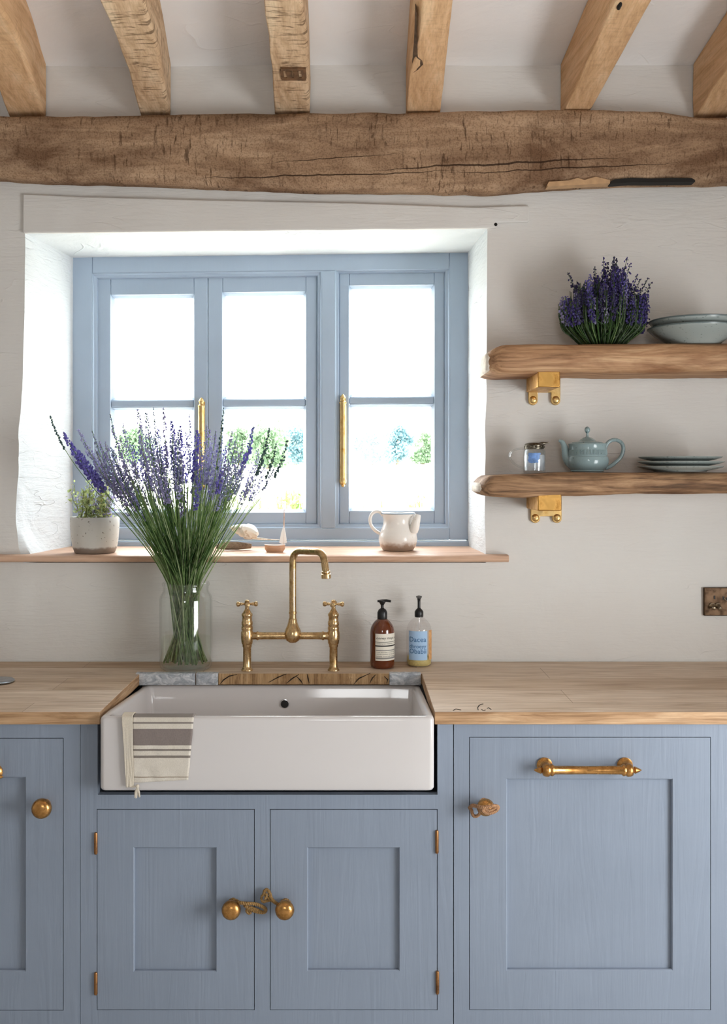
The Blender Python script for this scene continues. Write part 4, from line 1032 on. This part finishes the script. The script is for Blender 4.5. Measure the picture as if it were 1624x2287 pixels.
m = MB().tube([(X(1617 + 10 - 9 * math.cos(a), 2.984), 2.984, Z(1336 + 6 * math.sin(a), 2.984)) for a in [i * math.pi / 14 for i in range(15)]], .0016, 8)
build(m, 'rim', 'bronze_bright', ws)

# ================================================================ things on the sill
m_speckle('speckled_pot', '#d3d0c8', '#8d8579', '#8f8175', 0.018, 0.006, 0.6, 120, 0.66)
m_plain('soil', '#4a3a2c', 0.95, 0, 0.3, 90, 0.5)
m_petal('pale_leaf', '#8fa36a', '#c3c98f'); m_petal('olive_leaf', '#7f8a5a', '#b8b67e'); m_petal('lilac_leaf', '#8c84a8', '#b3a9c4')
pc = 3.045; s = pc / F; pcx = X(212, pc)
pot = thing('potted_plant', 'small leafy plant in a speckled grey pot with a brown foot', 'plant', (pcx, pc, SILL_Z))
R0 = 54 * s
hp = Z(1154, pc) - SILL_Z
pr = [(.001, 0), (R0 * .78, 0), (R0 * .82, .003), (R0 * .90, .018), (R0 * .955, hp * .4), (R0 * .99, hp * .75), (R0, hp - .002), (R0 * .985, hp), (R0 * .93, hp - .001), (R0 * .92, hp - .02), (R0 * .85, hp - .03), (.001, hp - .03)]
build(MB().lathe(pr, (pcx, pc, SILL_Z), seg=56), 'pot', 'speckled_pot', pot, angle=50)
build(MB().lathe([(R0 * .91, 0), (R0 * .5, .006), (.001, .007)], (pcx, pc, SILL_Z + hp - .018), seg=30).rough(.002, 60), 'soil', 'soil', pot, angle=180)
def leaf_cloud(mb, stem, c, n, spread, size, rnd):
    for _ in range(n):
        p = Vector((c[0] + rnd.gauss(0, spread[0]), c[1] + rnd.gauss(0, spread[1]), c[2] + rnd.gauss(0, spread[2])))
        d = Vector((rnd.gauss(0, 1), rnd.gauss(0, 1), rnd.gauss(0.3, 1))).normalized(); u = d.cross(Vector((rnd.random(), rnd.random(), rnd.random()))).normalized()
        L = size * rnd.uniform(.7, 1.4); W = L * .32; nrm = d.cross(u)
        mb.add([p, p + d * L * .5 + u * W + nrm * W * .3, p + d * L, p + d * L * .5 - u * W + nrm * W * .3, p + d * L * .5], [(0, 1, 4), (1, 2, 4), (2, 3, 4), (3, 0, 4)])
rn = random.Random(5)
st = MB(); lv = [MB(), MB(), MB()]
for i in range(34):
    a = rn.uniform(0, 2 * math.pi); rr = R0 * .7 * rn.random() ** .5
    b = Vector((pcx + rr * math.cos(a), pc + rr * math.sin(a), SILL_Z + hp - .015)); tip = b + Vector((rn.gauss(0.0, .018), rn.gauss(0, .012), rn.uniform(.05, .115)))
    pts = bez(b, b + Vector((0, 0, .03)), tip - Vector((0, 0, .03)), tip, 6); st.tube(pts, .0008, 5)
    for p in pts[1:]: leaf_cloud(lv[i % 3 if i % 4 else 0], None, p, 5, (.006, .006, .006), .011, rn)
build(st, 'stems', 'olive_leaf', pot)
for q_, nm in zip(lv, ('pale_leaf', 'olive_leaf', 'lilac_leaf')): build(q_, 'foliage', nm, pot, angle=180, fix=False)

# cream pitcher
m_speckle('cream_glaze', '#e6e2dc', '#d8d2c9', '#a38c7a', 0.022, 0.014, 0.2, 90, 0.7)
m_plain('pitcher_blue_rim', '#8899a8', 0.3)
pd = 3.13; s = pd / F; pxc = X(889, pd)
pit = thing('pitcher', 'cream pitcher with a speckled brown foot and loop handle', 'pitcher', (pxc, pd, SILL_Z))
H = Z(1146, pd) - SILL_Z; k = H / 82
pr = [(.001, 0), (31 * k, 0), (34 * k, 2 * k), (39.5 * k, 12 * k), (42.5 * k, 25 * k), (41 * k, 36 * k), (35.5 * k, 48 * k), (32 * k, 58 * k), (32 * k, 68 * k), (34 * k, 76 * k), (36.5 * k, 81 * k), (36.5 * k, 82.5 * k), (34 * k, 82 * k), (31 * k, 75 * k), (29 * k, 66 * k), (29 * k, 58 * k), (36 * k, 40 * k), (38 * k, 24 * k), (30 * k, 6 * k), (.001, 5 * k)]
body = build(MB().lathe(pr, (pxc, pd, SILL_Z), seg=56), 'body', 'cream_glaze', pit, angle=50)
build(MB().lathe([(36.7 * k, 80.5 * k), (37.2 * k, 82.5 * k), (35.5 * k, 83.4 * k), (33.5 * k, 82.3 * k)], (pxc, pd, SILL_Z), seg=56, cap=False), 'rim', 'pitcher_blue_rim', body)
q = lambda dx, h, dy=0: (pxc + dx * k, pd + dy * k, SILL_Z + h * k)
build(MB().tube(bez(q(-33, 76), q(-38, 92), q(-62, 88), q(-61, 66), 14) + bez(q(-61, 65), q(-60, 52), q(-52, 44), q(-40, 38), 10)[1:], 3.6 * k, 14), 'handle', 'cream_glaze', pit, angle=60)
build(MB().tube(bez(q(33, 42, -22), q(36, 56, -26), q(38, 66, -28), q(42, 80, -26), 12), [9 * k, 9.5 * k, 10 * k, 10 * k, 10 * k, 10 * k, 9.5 * k, 9 * k, 9 * k, 8.5 * k, 8 * k, 7.5 * k, 6.5 * k], 16), 'spout', 'cream_glaze', pit, angle=60)

# toy sailing boat
m_wood('boat_wood', '#b98a6a', '#cfa688', '#e2c2a8', 'x', 0.6, 0.5, 0.1)
m_plain('boat_white', '#f1eeea', 0.6)
bd = 3.065; s = bd / F; bx = X(614, bd)
bt = thing('toy_sailboat', 'tiny wooden toy boat with a white sail and tall thin mast', 'boat', (bx, bd, SILL_Z))
rg = []
for i in range(15):
    t = -1 + 2 * i / 14; w_ = .012 * max(.05, 1 - abs(t) ** 2.4); L = 22.5 * s
    h = 16 * s + .002 * t * t
    rg.append([(bx + t * L * (0.80 if zf < .2 else 1.0), bd + y * w_, SILL_Z + zf * h) for y, zf in ((-.45, 0), (.45, 0), (.85, .45), (1, 1), (.8, 1.0), (.7, .8), (-.7, .8), (-.8, 1.0), (-1, 1), (-.85, .45))])
hull = build(MB().loft(rg), 'hull', 'boat_wood', bt, angle=50)
rl = MB()
for sg in (-1, 1): rl.tube([(bx + (-1 + 2 * i / 14) * 23 * s, bd + sg * .012 * max(.05, 1 - abs(-1 + 2 * i / 14) ** 2.4), SILL_Z + 16 * s + .002 * (-1 + 2 * i / 14) ** 2) for i in range(15)], .0016, 6)
build(rl, 'gunwale', 'boat_white', hull)
mx = X(634, bd)
build(MB().tube([(mx - .0005, bd, SILL_Z + .006), (mx, bd, Z(1180, bd)), (mx + .0015, bd, Z(1135, bd))], [.0022, .002, .0008], 8), 'mast', 'boat_wood', bt)
sg = MB().loft([[(X(px, bd), bd - .002 + dy, Z(py, bd)) for px, py in ((624, 1212), (628, 1190), (634, 1172), (638, 1190), (641, 1212), (632, 1216))] for dy in (0, .0012, .0035)])
build(sg, 'sail', 'boat_white', bt)

# shell and driftwood behind the flowers
m_speckle('shell_cream', '#e4ded2', '#c6b8a4', rough=0.4, size=40, thr=0.6)
m_wood('driftwood_grey', '#6d5c4c', '#94816d', '#b3a28e', 'x', 0.9, 1.0, 0.8)
sd = 3.16; shx, shz = X(548, sd), SILL_Z
sh = thing('seashell', 'pale pointed seashell propped on driftwood behind the flower stems', 'shell', (shx, sd, shz + .02))
ax0, ax1 = Vector((X(578, sd), sd - .012, Z(1192, sd))), Vector((X(512, sd), sd + .004, Z(1178, sd)))
L = (ax1 - ax0).length
pr = [(.004, 0), (.012, L * .06), (.021, L * .18), (.0245, L * .32), (.0240, L * .42), (.0195, L * .47), (.0205, L * .52), (.0190, L * .60), (.0150, L * .65), (.0155, L * .70), (.0130, L * .77), (.0098, L * .80), (.0100, L * .85), (.0070, L * .90), (.0045, L * .93), (.001, L)]
m = MB().lathe(pr, ax0, ax1 - ax0, 36).rough(.0012, 60); build(m, 'whorl', 'shell_cream', sh, angle=70)
lipm = MB().grid(lambda u, v: (X(545, sd) + .040 * u + .004 * math.sin(v * 9), sd - .020 - .020 * math.sin(v * math.pi) * (1 - u * .4), Z(1200, sd) + .036 * math.sin(v * 1.9) * (1 - .55 * u * u)), 14, 14)
build(lipm, 'lip', 'shell_cream', sh, angle=180, solid=.003)
build(MB().tube([(X(548, sd), sd - .012, Z(1197, sd)), (X(575, sd), sd - .012, Z(1202, sd)), (X(600, sd), sd - .012, Z(1204, sd)), (X(625, sd), sd - .012, Z(1205, sd))], [.006, .004, .0022, .0008], 10), 'spike', 'shell_cream', sh)
dw = MB().tube([(X(484, 3.12), 3.12, SILL_Z + .012), (X(505, 3.12), 3.125, SILL_Z + .016), (X(530, 3.13), 3.14, SILL_Z + .014), (X(560, 3.16), 3.16, SILL_Z + .012)], [.008, .0135, .013, .007], 14).rough(.003, 45)
tag(build(dw, 'driftwood', 'driftwood_grey', loc=(X(512, 3.12), 3.12, SILL_Z), angle=60), 'short grey-brown lump of driftwood under the seashell', 'driftwood')
# ================================================================ lavender
m_petal('violet', '#7c73c2', '#a29bdb'); m_petal('lavender', '#b0aed4', '#d3d2e8'); m_petal('slate_bud', '#a0a5c0', '#c3c7d9'); m_petal('teal_bud', '#4c666c', '#77908f')
m_petal('deep_violet', '#5a4f92', '#7d73b2'); m_petal('mauve', '#a49dc4', '#c6c0da'); m_petal('dark_bud', '#4f4a70', '#6d688c')
m_petal('stem_green', '#6f9155', '#a3ba80'); m_petal('stem_pale', '#9db181', '#cbd5ae'); m_petal('stem_dark', '#3d5c34', '#6b8a54'); m_petal('stem_sage', '#5d7058', '#8b9a80')
def _ico():
    bm = bmesh.new(); bmesh.ops.create_icosphere(bm, subdivisions=1, radius=1.0)
    v = [p.co.copy() for p in bm.verts]; f = [tuple(q.index for q in p.verts) for p in bm.faces]; bm.free(); return v, f
ICO_V, ICO_F = _ico()
ICOS = []
for _ in range(24):
    e = Matrix.Rotation(RND.uniform(0, 6.3), 3, Vector((RND.gauss(0, 1), RND.gauss(0, 1), RND.gauss(0, 1))).normalized())
    ICOS.append([e @ Vector((v.x * RND.uniform(.75, 1), v.y * RND.uniform(.75, 1), v.z * 1.35)) for v in ICO_V])
def spike(pts, rnd, fat, bud, dens, taper=True):
    """whorls of small florets round the top of a stem"""
    m = MB(); L = [0.0]
    for a, b in zip(pts, pts[1:]): L.append(L[-1] + (b - a).length)
    tot = L[-1]; s = 0.0
    while s < tot:
        i = max(k for k in range(len(L) - 1) if L[k] <= s); t = (s - L[i]) / max(1e-6, L[i + 1] - L[i]); p = pts[i].lerp(pts[i + 1], t)
        d = (pts[i + 1] - pts[i]).normalized(); u = d.orthogonal().normalized(); w = d.cross(u); f = s / tot
        wd = fat * ((.55 + .6 * f) if f < .55 else (.88 - 1.45 * (f - .55))) if taper else fat
        wd = max(wd, .0012); n = max(2, int(dens * (1 - .45 * f)))
        for q in range(n):
            a = rnd.uniform(0, 6.283); r = wd * rnd.uniform(.45, 1.15)
            c = p + (u * math.cos(a) + w * math.sin(a)) * r + d * rnd.uniform(-.003, .005); sc = bud * rnd.uniform(.65, 1.2) * (1 - .35 * f)
            m.add([c + v * sc for v in rnd.choice(ICOS)], ICO_F)
        s += rnd.uniform(.0062, .0095) * (1.0 if f < .8 else .8)
    return m
JX, JY = X(415, 2.88), 2.882
jar = thing('glass_jar', 'large clear glass jar of water holding the lavender bouquet', 'jar', (JX, JY, TOP_Z))
m_clear('jar_glass', (0.98, 0.99, 0.985, 1), 1.0, 0.9, 0.05, 0.45)
m_clear('water', (0.975, 0.985, 0.96, 1), 0.8, 0.12, 0.015)
pr = [(.001, .0015), (.058, .0015), (.066, .003), (.0715, .008), (.0735, .018), (.0740, .10), (.0738, .196), (.0725, .205), (.068, .2135), (.0645, .219), (.0635, .224), (.0640, .234), (.0665, .238), (.0665, .243), (.0648, .2455), (.0625, .2455), (.0610, .240), (.0605, .224), (.062, .218), (.066, .212), (.0695, .204), (.0705, .196), (.0708, .10), (.0703, .020), (.066, .011), (.058, .0085), (.001, .0085)]
build(MB().lathe(pr, (JX, JY, TOP_Z), seg=64), 'jar', 'jar_glass', jar, angle=60)
build(MB().lathe([(.001, .009), (.058, .009), (.065, .0115), (.0698, .020), (.0702, .088), (.0695, .0895), (.001, .089)], (JX, JY, TOP_Z), seg=48), 'water', 'water', jar, angle=60)

bq = thing('lavender_bouquet', 'tall loose bouquet of purple lavender fanning out of the glass jar', 'bouquet', (JX, JY, TOP_Z + .012))
rn = random.Random(21)
def stem_path(tip, rnd, up=0.5, neck=None):
    a = rnd.uniform(0, 6.283); dx = (tip.x - JX) / .35; dy = (tip.y - JY) / .22
    b = Vector((JX - .030 * max(-1, min(1, dx)) + .044 * math.cos(a), JY - .02 * dy + .040 * math.sin(a), TOP_Z + .016 + rnd.random() * .012))
    rr = Vector((b.x - JX, b.y - JY, 0))
    if rr.length > .062: rr = rr.normalized() * .062; b.x, b.y = JX + rr.x, JY + rr.y
    n = Vector((JX + .050 * max(-1, min(1, dx)) + rnd.gauss(0, .011), JY + .036 * max(-1, min(1, dy)) + rnd.gauss(0, .010), TOP_Z + .243))
    rr = Vector((n.x - JX, n.y - JY, 0))
    if rr.length > .056: rr = rr.normalized() * .056; n.x, n.y = JX + rr.x, JY + rr.y
    d0 = (n - b).normalized(); Lx = (tip - n).length; d1 = ((tip - n).normalized() * (1 - up) + Vector((0, 0, 1)) * up).normalized()
    lo = bez(b, b + (n - b) * .35 + Vector((rnd.gauss(0, .004), rnd.gauss(0, .004), 0)), n - d0 * .06, n, 6)
    hi = bez(n, n + (d0 * .5 + (tip - n).normalized() * .5) * Lx * .33, tip - d1 * Lx * .34, tip, 18)
    return lo, hi
def add_stem(tip, mat, fl=.36, fat=.0085, bud=.0037, dens=6, up=.35, smat='stem_green', taper=True):
    lo, hi = stem_path(tip, rn, up); pts = lo + hi[1:]; n = len(pts)
    st = build(MB().tube(pts, [.0021 - .0012 * min(1, i / (n * .75)) for i in range(n)], 6), 'lavender_stem', smat, bq, angle=180, fix=False)
    k = int(len(hi) * (1 - fl)); top = hi[k:]
    build(spike(top, rn, fat, bud, dens, taper), 'flower_spike', mat, st, angle=180, fix=False)
def tipP(px, py, d): return Vector((X(px, d), d, Z(py, d)))
hand = [  # where the outstanding spikes end: px, py, distance, colour, flowered share, width, bud size, density, uprightness
    (112, 928, 2.80, 'teal_bud', .20, .0015, .0036, 2, .55), (142, 968, 2.80, 'violet', .34, .013, .0044, 9, .25), (158, 990, 2.86, 'violet', .36, .0145, .0044, 9, .2), (176, 1008, 2.82, 'violet', .30, .0145, .0042, 9, .2), (176, 962, 2.84, 'lavender', .34, .011, .004, 6, .2), (196, 1000, 2.82, 'lavender', .32, .011, .0038, 6, .2),
    (206, 962, 2.9, 'slate_bud', .32, .007, .0036, 5, .4), (222, 985, 2.82, 'lavender', .36, .011, .0038, 6, .3), (246, 925, 2.95, 'slate_bud', .30, .004, .003, 3, .5), (250, 952, 2.85, 'mauve', .33, .0085, .0035, 5, .4), (275, 948, 2.93, 'lavender', .33, .010, .0037, 6, .4),
    (308, 918, 2.9, 'mauve', .36, .0105, .0037, 6, .5), (326, 922, 2.84, 'slate_bud', .36, .0105, .0037, 6, .5), (343, 914, 2.92, 'slate_bud', .28, .0035, .003, 3, .5), (366, 914, 2.9, 'mauve', .36, .007, .0036, 5, .5), (384, 940, 2.8, 'violet', .34, .0115, .0042, 8, .5), (402, 954, 2.78, 'violet', .32, .0115, .0042, 8, .5),
    (424, 926, 2.9, 'lavender', .33, .008, .0035, 5, .5), (440, 956, 2.82, 'violet', .33, .011, .0041, 7, .5), (468, 958, 2.86, 'lavender', .34, .012, .004, 7, .45), (482, 962, 2.8, 'lavender', .34, .012, .004, 7, .45), (499, 915, 2.9, 'teal_bud', .32, .005, .0034, 4, .5), (518, 966, 2.84, 'mauve', .32, .008, .0036, 5, .5),
    (528, 978, 2.78, 'slate_bud', .32, .0085, .0036, 5, .5), (566, 954, 2.84, 'violet', .30, .0085, .0042, 7, .62), (602, 956, 2.84, 'teal_bud', .27, .0065, .0038, 6, .68), (617, 992, 2.86, 'teal_bud', .22, .005, .0036, 4, .62), (642, 984, 2.82, 'teal_bud', .24, .0048, .0038, 4, .72), (612, 1046, 2.84, 'slate_bud', .16, .005, .0034, 4, .3),
    (495, 1052, 2.72, 'violet', .20, .010, .0042, 8, .4), (545, 1040, 2.8, 'slate_bud', .22, .007, .0036, 5, .4)]
for px, py, d, mt, fl, fat, bud, dens, up in hand: add_stem(tipP(px, py, d), mt, fl, fat, bud, dens, up, rn.choice(('stem_green', 'stem_pale', 'stem_green')), taper=fat > .002)
for i in range(66):
    u = rn.uniform(-1, 1); px = 405 + u * 192; py = 950 + 30 * u * u + rn.uniform(0, 85); d = 2.85 + rn.uniform(-.17, .17) * math.sqrt(1 - u * u * .7)
    mt = rn.choice(('lavender', 'lavender', 'mauve', 'slate_bud', 'mauve', 'violet') if u < .1 else ('lavender', 'lavender', 'violet', 'mauve', 'slate_bud'))
    add_stem(tipP(px, py, d), mt, rn.uniform(.28, .44), rn.uniform(.010, .0165), .0031, rn.choice((5, 6, 7)), rn.uniform(.3, .55), rn.choice(('stem_green', 'stem_pale', 'stem_green', 'stem_dark')))
# bare stalks and narrow leaves that fill the fan
for nm, cnt, zmin, zmax in (('stem_green', 105, 1120, 1060), ('stem_pale', 80, 1130, 1040), ('stem_dark', 95, 1225, 1110)):
    m = MB()
    for i in range(cnt):
        u = rn.uniform(-1, 1); t = rn.random(); py = zmin + (zmax - zmin) * t
        if nm == 'stem_dark': px = 415 + u * (70 + 60 * t)
        else: px = 410 + u * (115 + 30 * t)
        d = 2.86 + rn.uniform(-.13, .10)
        lo, hi = stem_path(tipP(px, py, d), rn, .25); pts = lo[(0 if i % 9 == 0 else rn.choice((4, 5, 5))):] + hi[1:]; n = len(pts)
        m.tube(pts, [.0020 - .0011 * min(1, i2 / (n * .9)) for i2 in range(n)], 5)
        if i % 3 == 0:
            p = hi[rn.randrange(4, 12)]; q = p + Vector((rn.gauss(0, .02), rn.gauss(0, .015), rn.uniform(.02, .045)))
            m.tube([p, p.lerp(q, .5) + Vector((0, 0, .003)), q], [.0008, .0016, .0003], 5)
    o = build(m, 'stalks', nm, bq, angle=180, fix=False); o['kind'] = 'stuff'

# dense bunch on the upper shelf
SX, SY, SZ = X(1345, 2.88), 2.875, S1T + .001
lb = thing('lavender_bunch', 'dense dark purple lavender bunch standing on the upper shelf', 'flowers', (SX, SY, SZ))
rn = random.Random(8)
def bunch_path(u, v, h):
    """u, v in the unit disc"""
    b = Vector((SX + u * .060, SY + v * .050, SZ + .003)); x = SX + u * .128; y = SY + v * .100
    if y > 2.985: y = 2.985
    z = SZ + h; c1 = b + Vector((u * .055, v * .035, .05)); c2 = Vector((x - u * .004, y, z - .07))
    return bez(b, c1, c2, Vector((x, y, z)), 12)
def disc():
    a = rn.uniform(0, 6.283); r = rn.random() ** .5; return r * math.cos(a), r * math.sin(a)
for nm, cnt in (('stem_dark', 240), ('stem_sage', 150), ('stem_green', 70)):
    m = MB()
    for i in range(cnt):
        u, v = disc(); 
        if v > .55: v *= .6
        h = (.185 - .065 * (u * u + v * v)) * rn.uniform(.75, 1.1); pts = bunch_path(u, v, h)
        m.tube(pts, [.0016 - .0008 * j / 12 for j in range(13)], 5)
        for _ in range(3):
            p = pts[rn.randrange(1, 9)]; q = p + Vector((rn.gauss(0, .010), rn.gauss(0, .010), rn.uniform(.012, .03))); q.y = min(q.y, 2.985)
            m.tube([p, p.lerp(q, .5), q], [.0008, .0013, .0003], 4)
    o = build(m, 'stalks', nm, lb, angle=180, fix=False); o['kind'] = 'stuff'
for i in range(98):
    u, v = disc()
    if i % 5 < 3: v = -abs(v)
    elif v > .5: v *= .5
    h = .205 - .085 * (u * u + .8 * v * v) + rn.uniform(-.028, .018) + (.022 if .05 < u < .42 else 0)
    pts = bunch_path(u, v, h)
    st = build(MB().tube(pts, .0009, 5), 'lavender_stem', 'stem_sage', lb, angle=180, fix=False)
    build(spike(pts[-7:], rn, .0135, .0036, 8), 'flower_spike', rn.choice(('deep_violet', 'deep_violet', 'violet', 'dark_bud', 'mauve')), st, angle=180, fix=False)
for px, py in ((1372, 572), (1378, 580), (1402, 575), (1408, 590), (1348, 574), (1425, 612), (1448, 622), (1455, 632), (1268, 608), (1328, 596), (1432, 622), (1396, 600)):
    d = 2.85; tip = tipP(px, py, d); b = Vector((SX + (tip.x - SX) * .4, SY, SZ + .01)); pts = bez(b, b + Vector((0, 0, .06)), tip - Vector(((tip.x - SX) * .3, 0, .07)), tip, 14)
    st = build(MB().tube(pts, .0009, 5), 'lavender_stem', 'stem_sage', lb, angle=180, fix=False)
    build(spike(pts[-5:], rn, .0085, .0034, 4), 'flower_spike', rn.choice(('deep_violet', 'dark_bud')), st, angle=180, fix=False)

# ================================================================ the garden beyond the glass
m_plain('pale_ground', '#e2dfd2', 0.9, 0, 0.04, 0.4)
m_petal('hedge_green', '#6a8264', '#8da486'); m_petal('hedge_blue', '#6a8c94', '#8dabb0'); m_petal('shrub_green', '#7c9455', '#a5b87c')  # distance haze is mixed into the hedge leaf colours
def gz(y): return interp(y, [(3.4, .25), (12, .30), (30, .95), (60, 1.73), (130, 2.4)])
g = MB().grid(lambda u, v: (-40 + 80 * u, 3.5 + 130 * v ** 2, gz(3.5 + 130 * v ** 2) - .02 + .04 * nz(u * 12, v * 20)), 40, 60)
tag(build(g, 'ground', 'pale_ground', loc=(0, 3.5, 0.25)), kind='structure')
def tree(px, py0, py1, wpx, d, mat, label, seed):
    x, z0 = X(px, d), gz(d); zt = Z(py0, d); R = wpx * d / F / 2; rn = random.Random(seed); h = zt - z0
    o = thing('tree', label, 'tree', (x, d, z0), 'trees across the field')
    build(MB().lathe([(R * .10, 0), (R * .07, h * .3), (R * .04, h * .6)], (x, d, z0), seg=10), 'trunk', 'driftwood_grey', o)
    m = MB(); blobs = []
    for i in range(30):
        a = rn.uniform(0, 6.28); r = rn.random() ** .6; hh = rn.uniform(.10, .88); w_ = math.sin(min(1, hh * 1.05) * math.pi) ** .5
        blobs.append((Vector((x + R * .8 * r * w_ * math.cos(a), d + R * .6 * r * math.sin(a), z0 + h * hh)), R * rn.uniform(.16, .30)))
    for c, sg in blobs: leaf_cloud(m, None, c, 90, (sg * .75, sg * .75, min(sg, h * .16) * .6), .20, rn)
    m.v = [(a_, b_, max(c_, z0 + .05)) for a_, b_, c_ in m.v]
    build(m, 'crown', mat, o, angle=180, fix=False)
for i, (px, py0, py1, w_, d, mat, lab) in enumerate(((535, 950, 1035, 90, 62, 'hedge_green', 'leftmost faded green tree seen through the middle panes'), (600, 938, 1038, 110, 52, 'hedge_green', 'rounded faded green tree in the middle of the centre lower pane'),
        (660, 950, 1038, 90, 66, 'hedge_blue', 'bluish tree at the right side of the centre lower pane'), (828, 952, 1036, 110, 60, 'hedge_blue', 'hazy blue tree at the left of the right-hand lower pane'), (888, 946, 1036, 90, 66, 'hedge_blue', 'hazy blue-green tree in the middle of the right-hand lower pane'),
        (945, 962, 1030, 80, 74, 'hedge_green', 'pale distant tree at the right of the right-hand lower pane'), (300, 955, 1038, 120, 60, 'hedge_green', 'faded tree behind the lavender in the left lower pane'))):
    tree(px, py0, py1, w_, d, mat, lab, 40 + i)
rn = random.Random(3)
for px, top, d, w_, lab in ((655, 1092, 7.0, 70, 'light green garden shrub low in the centre lower pane'), (570, 1108, 6.4, 60, 'light green garden shrub behind the right edge of the bouquet'), (838, 1118, 7.5, 60, 'low pale shrub at the left bottom of the right-hand pane'), (938, 1094, 6.6, 50, 'thin tall garden plant at the right bottom of the right-hand pane')):
    x, z0, zt = X(px, d), gz(d), Z(top, d); o = thing('garden_shrub', lab, 'shrub', (x, d, z0), 'garden shrubs outside the window')
    st, lv_ = MB(), MB(); R = w_ * d / F / 2
    for i in range(26):
        tip = Vector((x + rn.gauss(0, R * .55), d + rn.gauss(0, R * .5), z0 + (zt - z0) * rn.uniform(.6, 1.0))); b = Vector((x + rn.gauss(0, R * .2), d + rn.gauss(0, R * .2), z0))
        pts = bez(b, b + Vector((0, 0, .3)), tip - Vector((0, 0, .3)), tip, 10); st.tube(pts, .004, 5)
        for p in pts[5:]: leaf_cloud(lv_, None, p, 5, (.04, .04, .04), .045, rn)
    build(st, 'stems', 'shrub_green', o); build(lv_, 'foliage', 'shrub_green', o, angle=180, fix=False)

# ================================================================ light: an overcast white sky, and daylight from the right window and an added fill opening
wd = bpy.data.worlds.new('sky'); SC.world = wd; wd.use_nodes = True
bg = wd.node_tree.nodes['Background']; bg.inputs[0].default_value = (0.96, 0.985, 1.0, 1); bg.inputs[1].default_value = SKY
def portal(name, loc, rot, sx, sy):
    l = bpy.data.lights.new(name, 'AREA'); l.shape = 'RECTANGLE'; l.size = sx; l.size_y = sy; l.cycles.is_portal = True
    o = bpy.data.objects.new(name, l); COL.objects.link(o); o.location = loc; o.rotation_euler = rot
# where the sky shines in: the right-hand window, the added opening behind the camera, the window over the sink
portal('daylight_right_window', (RX + .10, (RW[0] + RW[1]) / 2, (RW[2] + RW[3]) / 2), (0, math.radians(90), 0), RW[3] - RW[2], RW[1] - RW[0])
portal('front_fill_opening', ((FW[0] + FW[1]) / 2, BY - .10, (FW[2] + FW[3]) / 2), (math.radians(90), 0, 0), FW[1] - FW[0], FW[3] - FW[2])
portal('daylight_sink_window', ((IL + IR) / 2, 3.42, (IB + IT) / 2), (math.radians(-90), 0, 0), IR - IL, IT - IB)

cam = bpy.data.cameras.new('camera'); co = bpy.data.objects.new('camera', cam); COL.objects.link(co)
co.location = (0, 0, EYE); co.rotation_euler = (math.radians(90), 0, 0)
cam.sensor_fit = 'VERTICAL'; cam.sensor_height = 36.0; cam.sensor_width = 36.0 * 1624 / 2287; cam.lens = F / 2287 * 36.0
cam.shift_x = (812 - PX0) / 2287; cam.shift_y = (PY0 - 1143.5) / 2287; cam.clip_end = 500
SC.camera = co
vs_ = SC.view_settings; vs_.view_transform = 'Standard'; vs_.look = 'None'; vs_.gamma = 1; vs_.exposure = EXPO; vs_.use_curve_mapping = False
SC.cycles.max_bounces = 8; SC.cycles.diffuse_bounces = 5; SC.cycles.transparent_max_bounces = 20; SC.cycles.adaptive_threshold = 0.015; SC.cycles.use_denoising = True
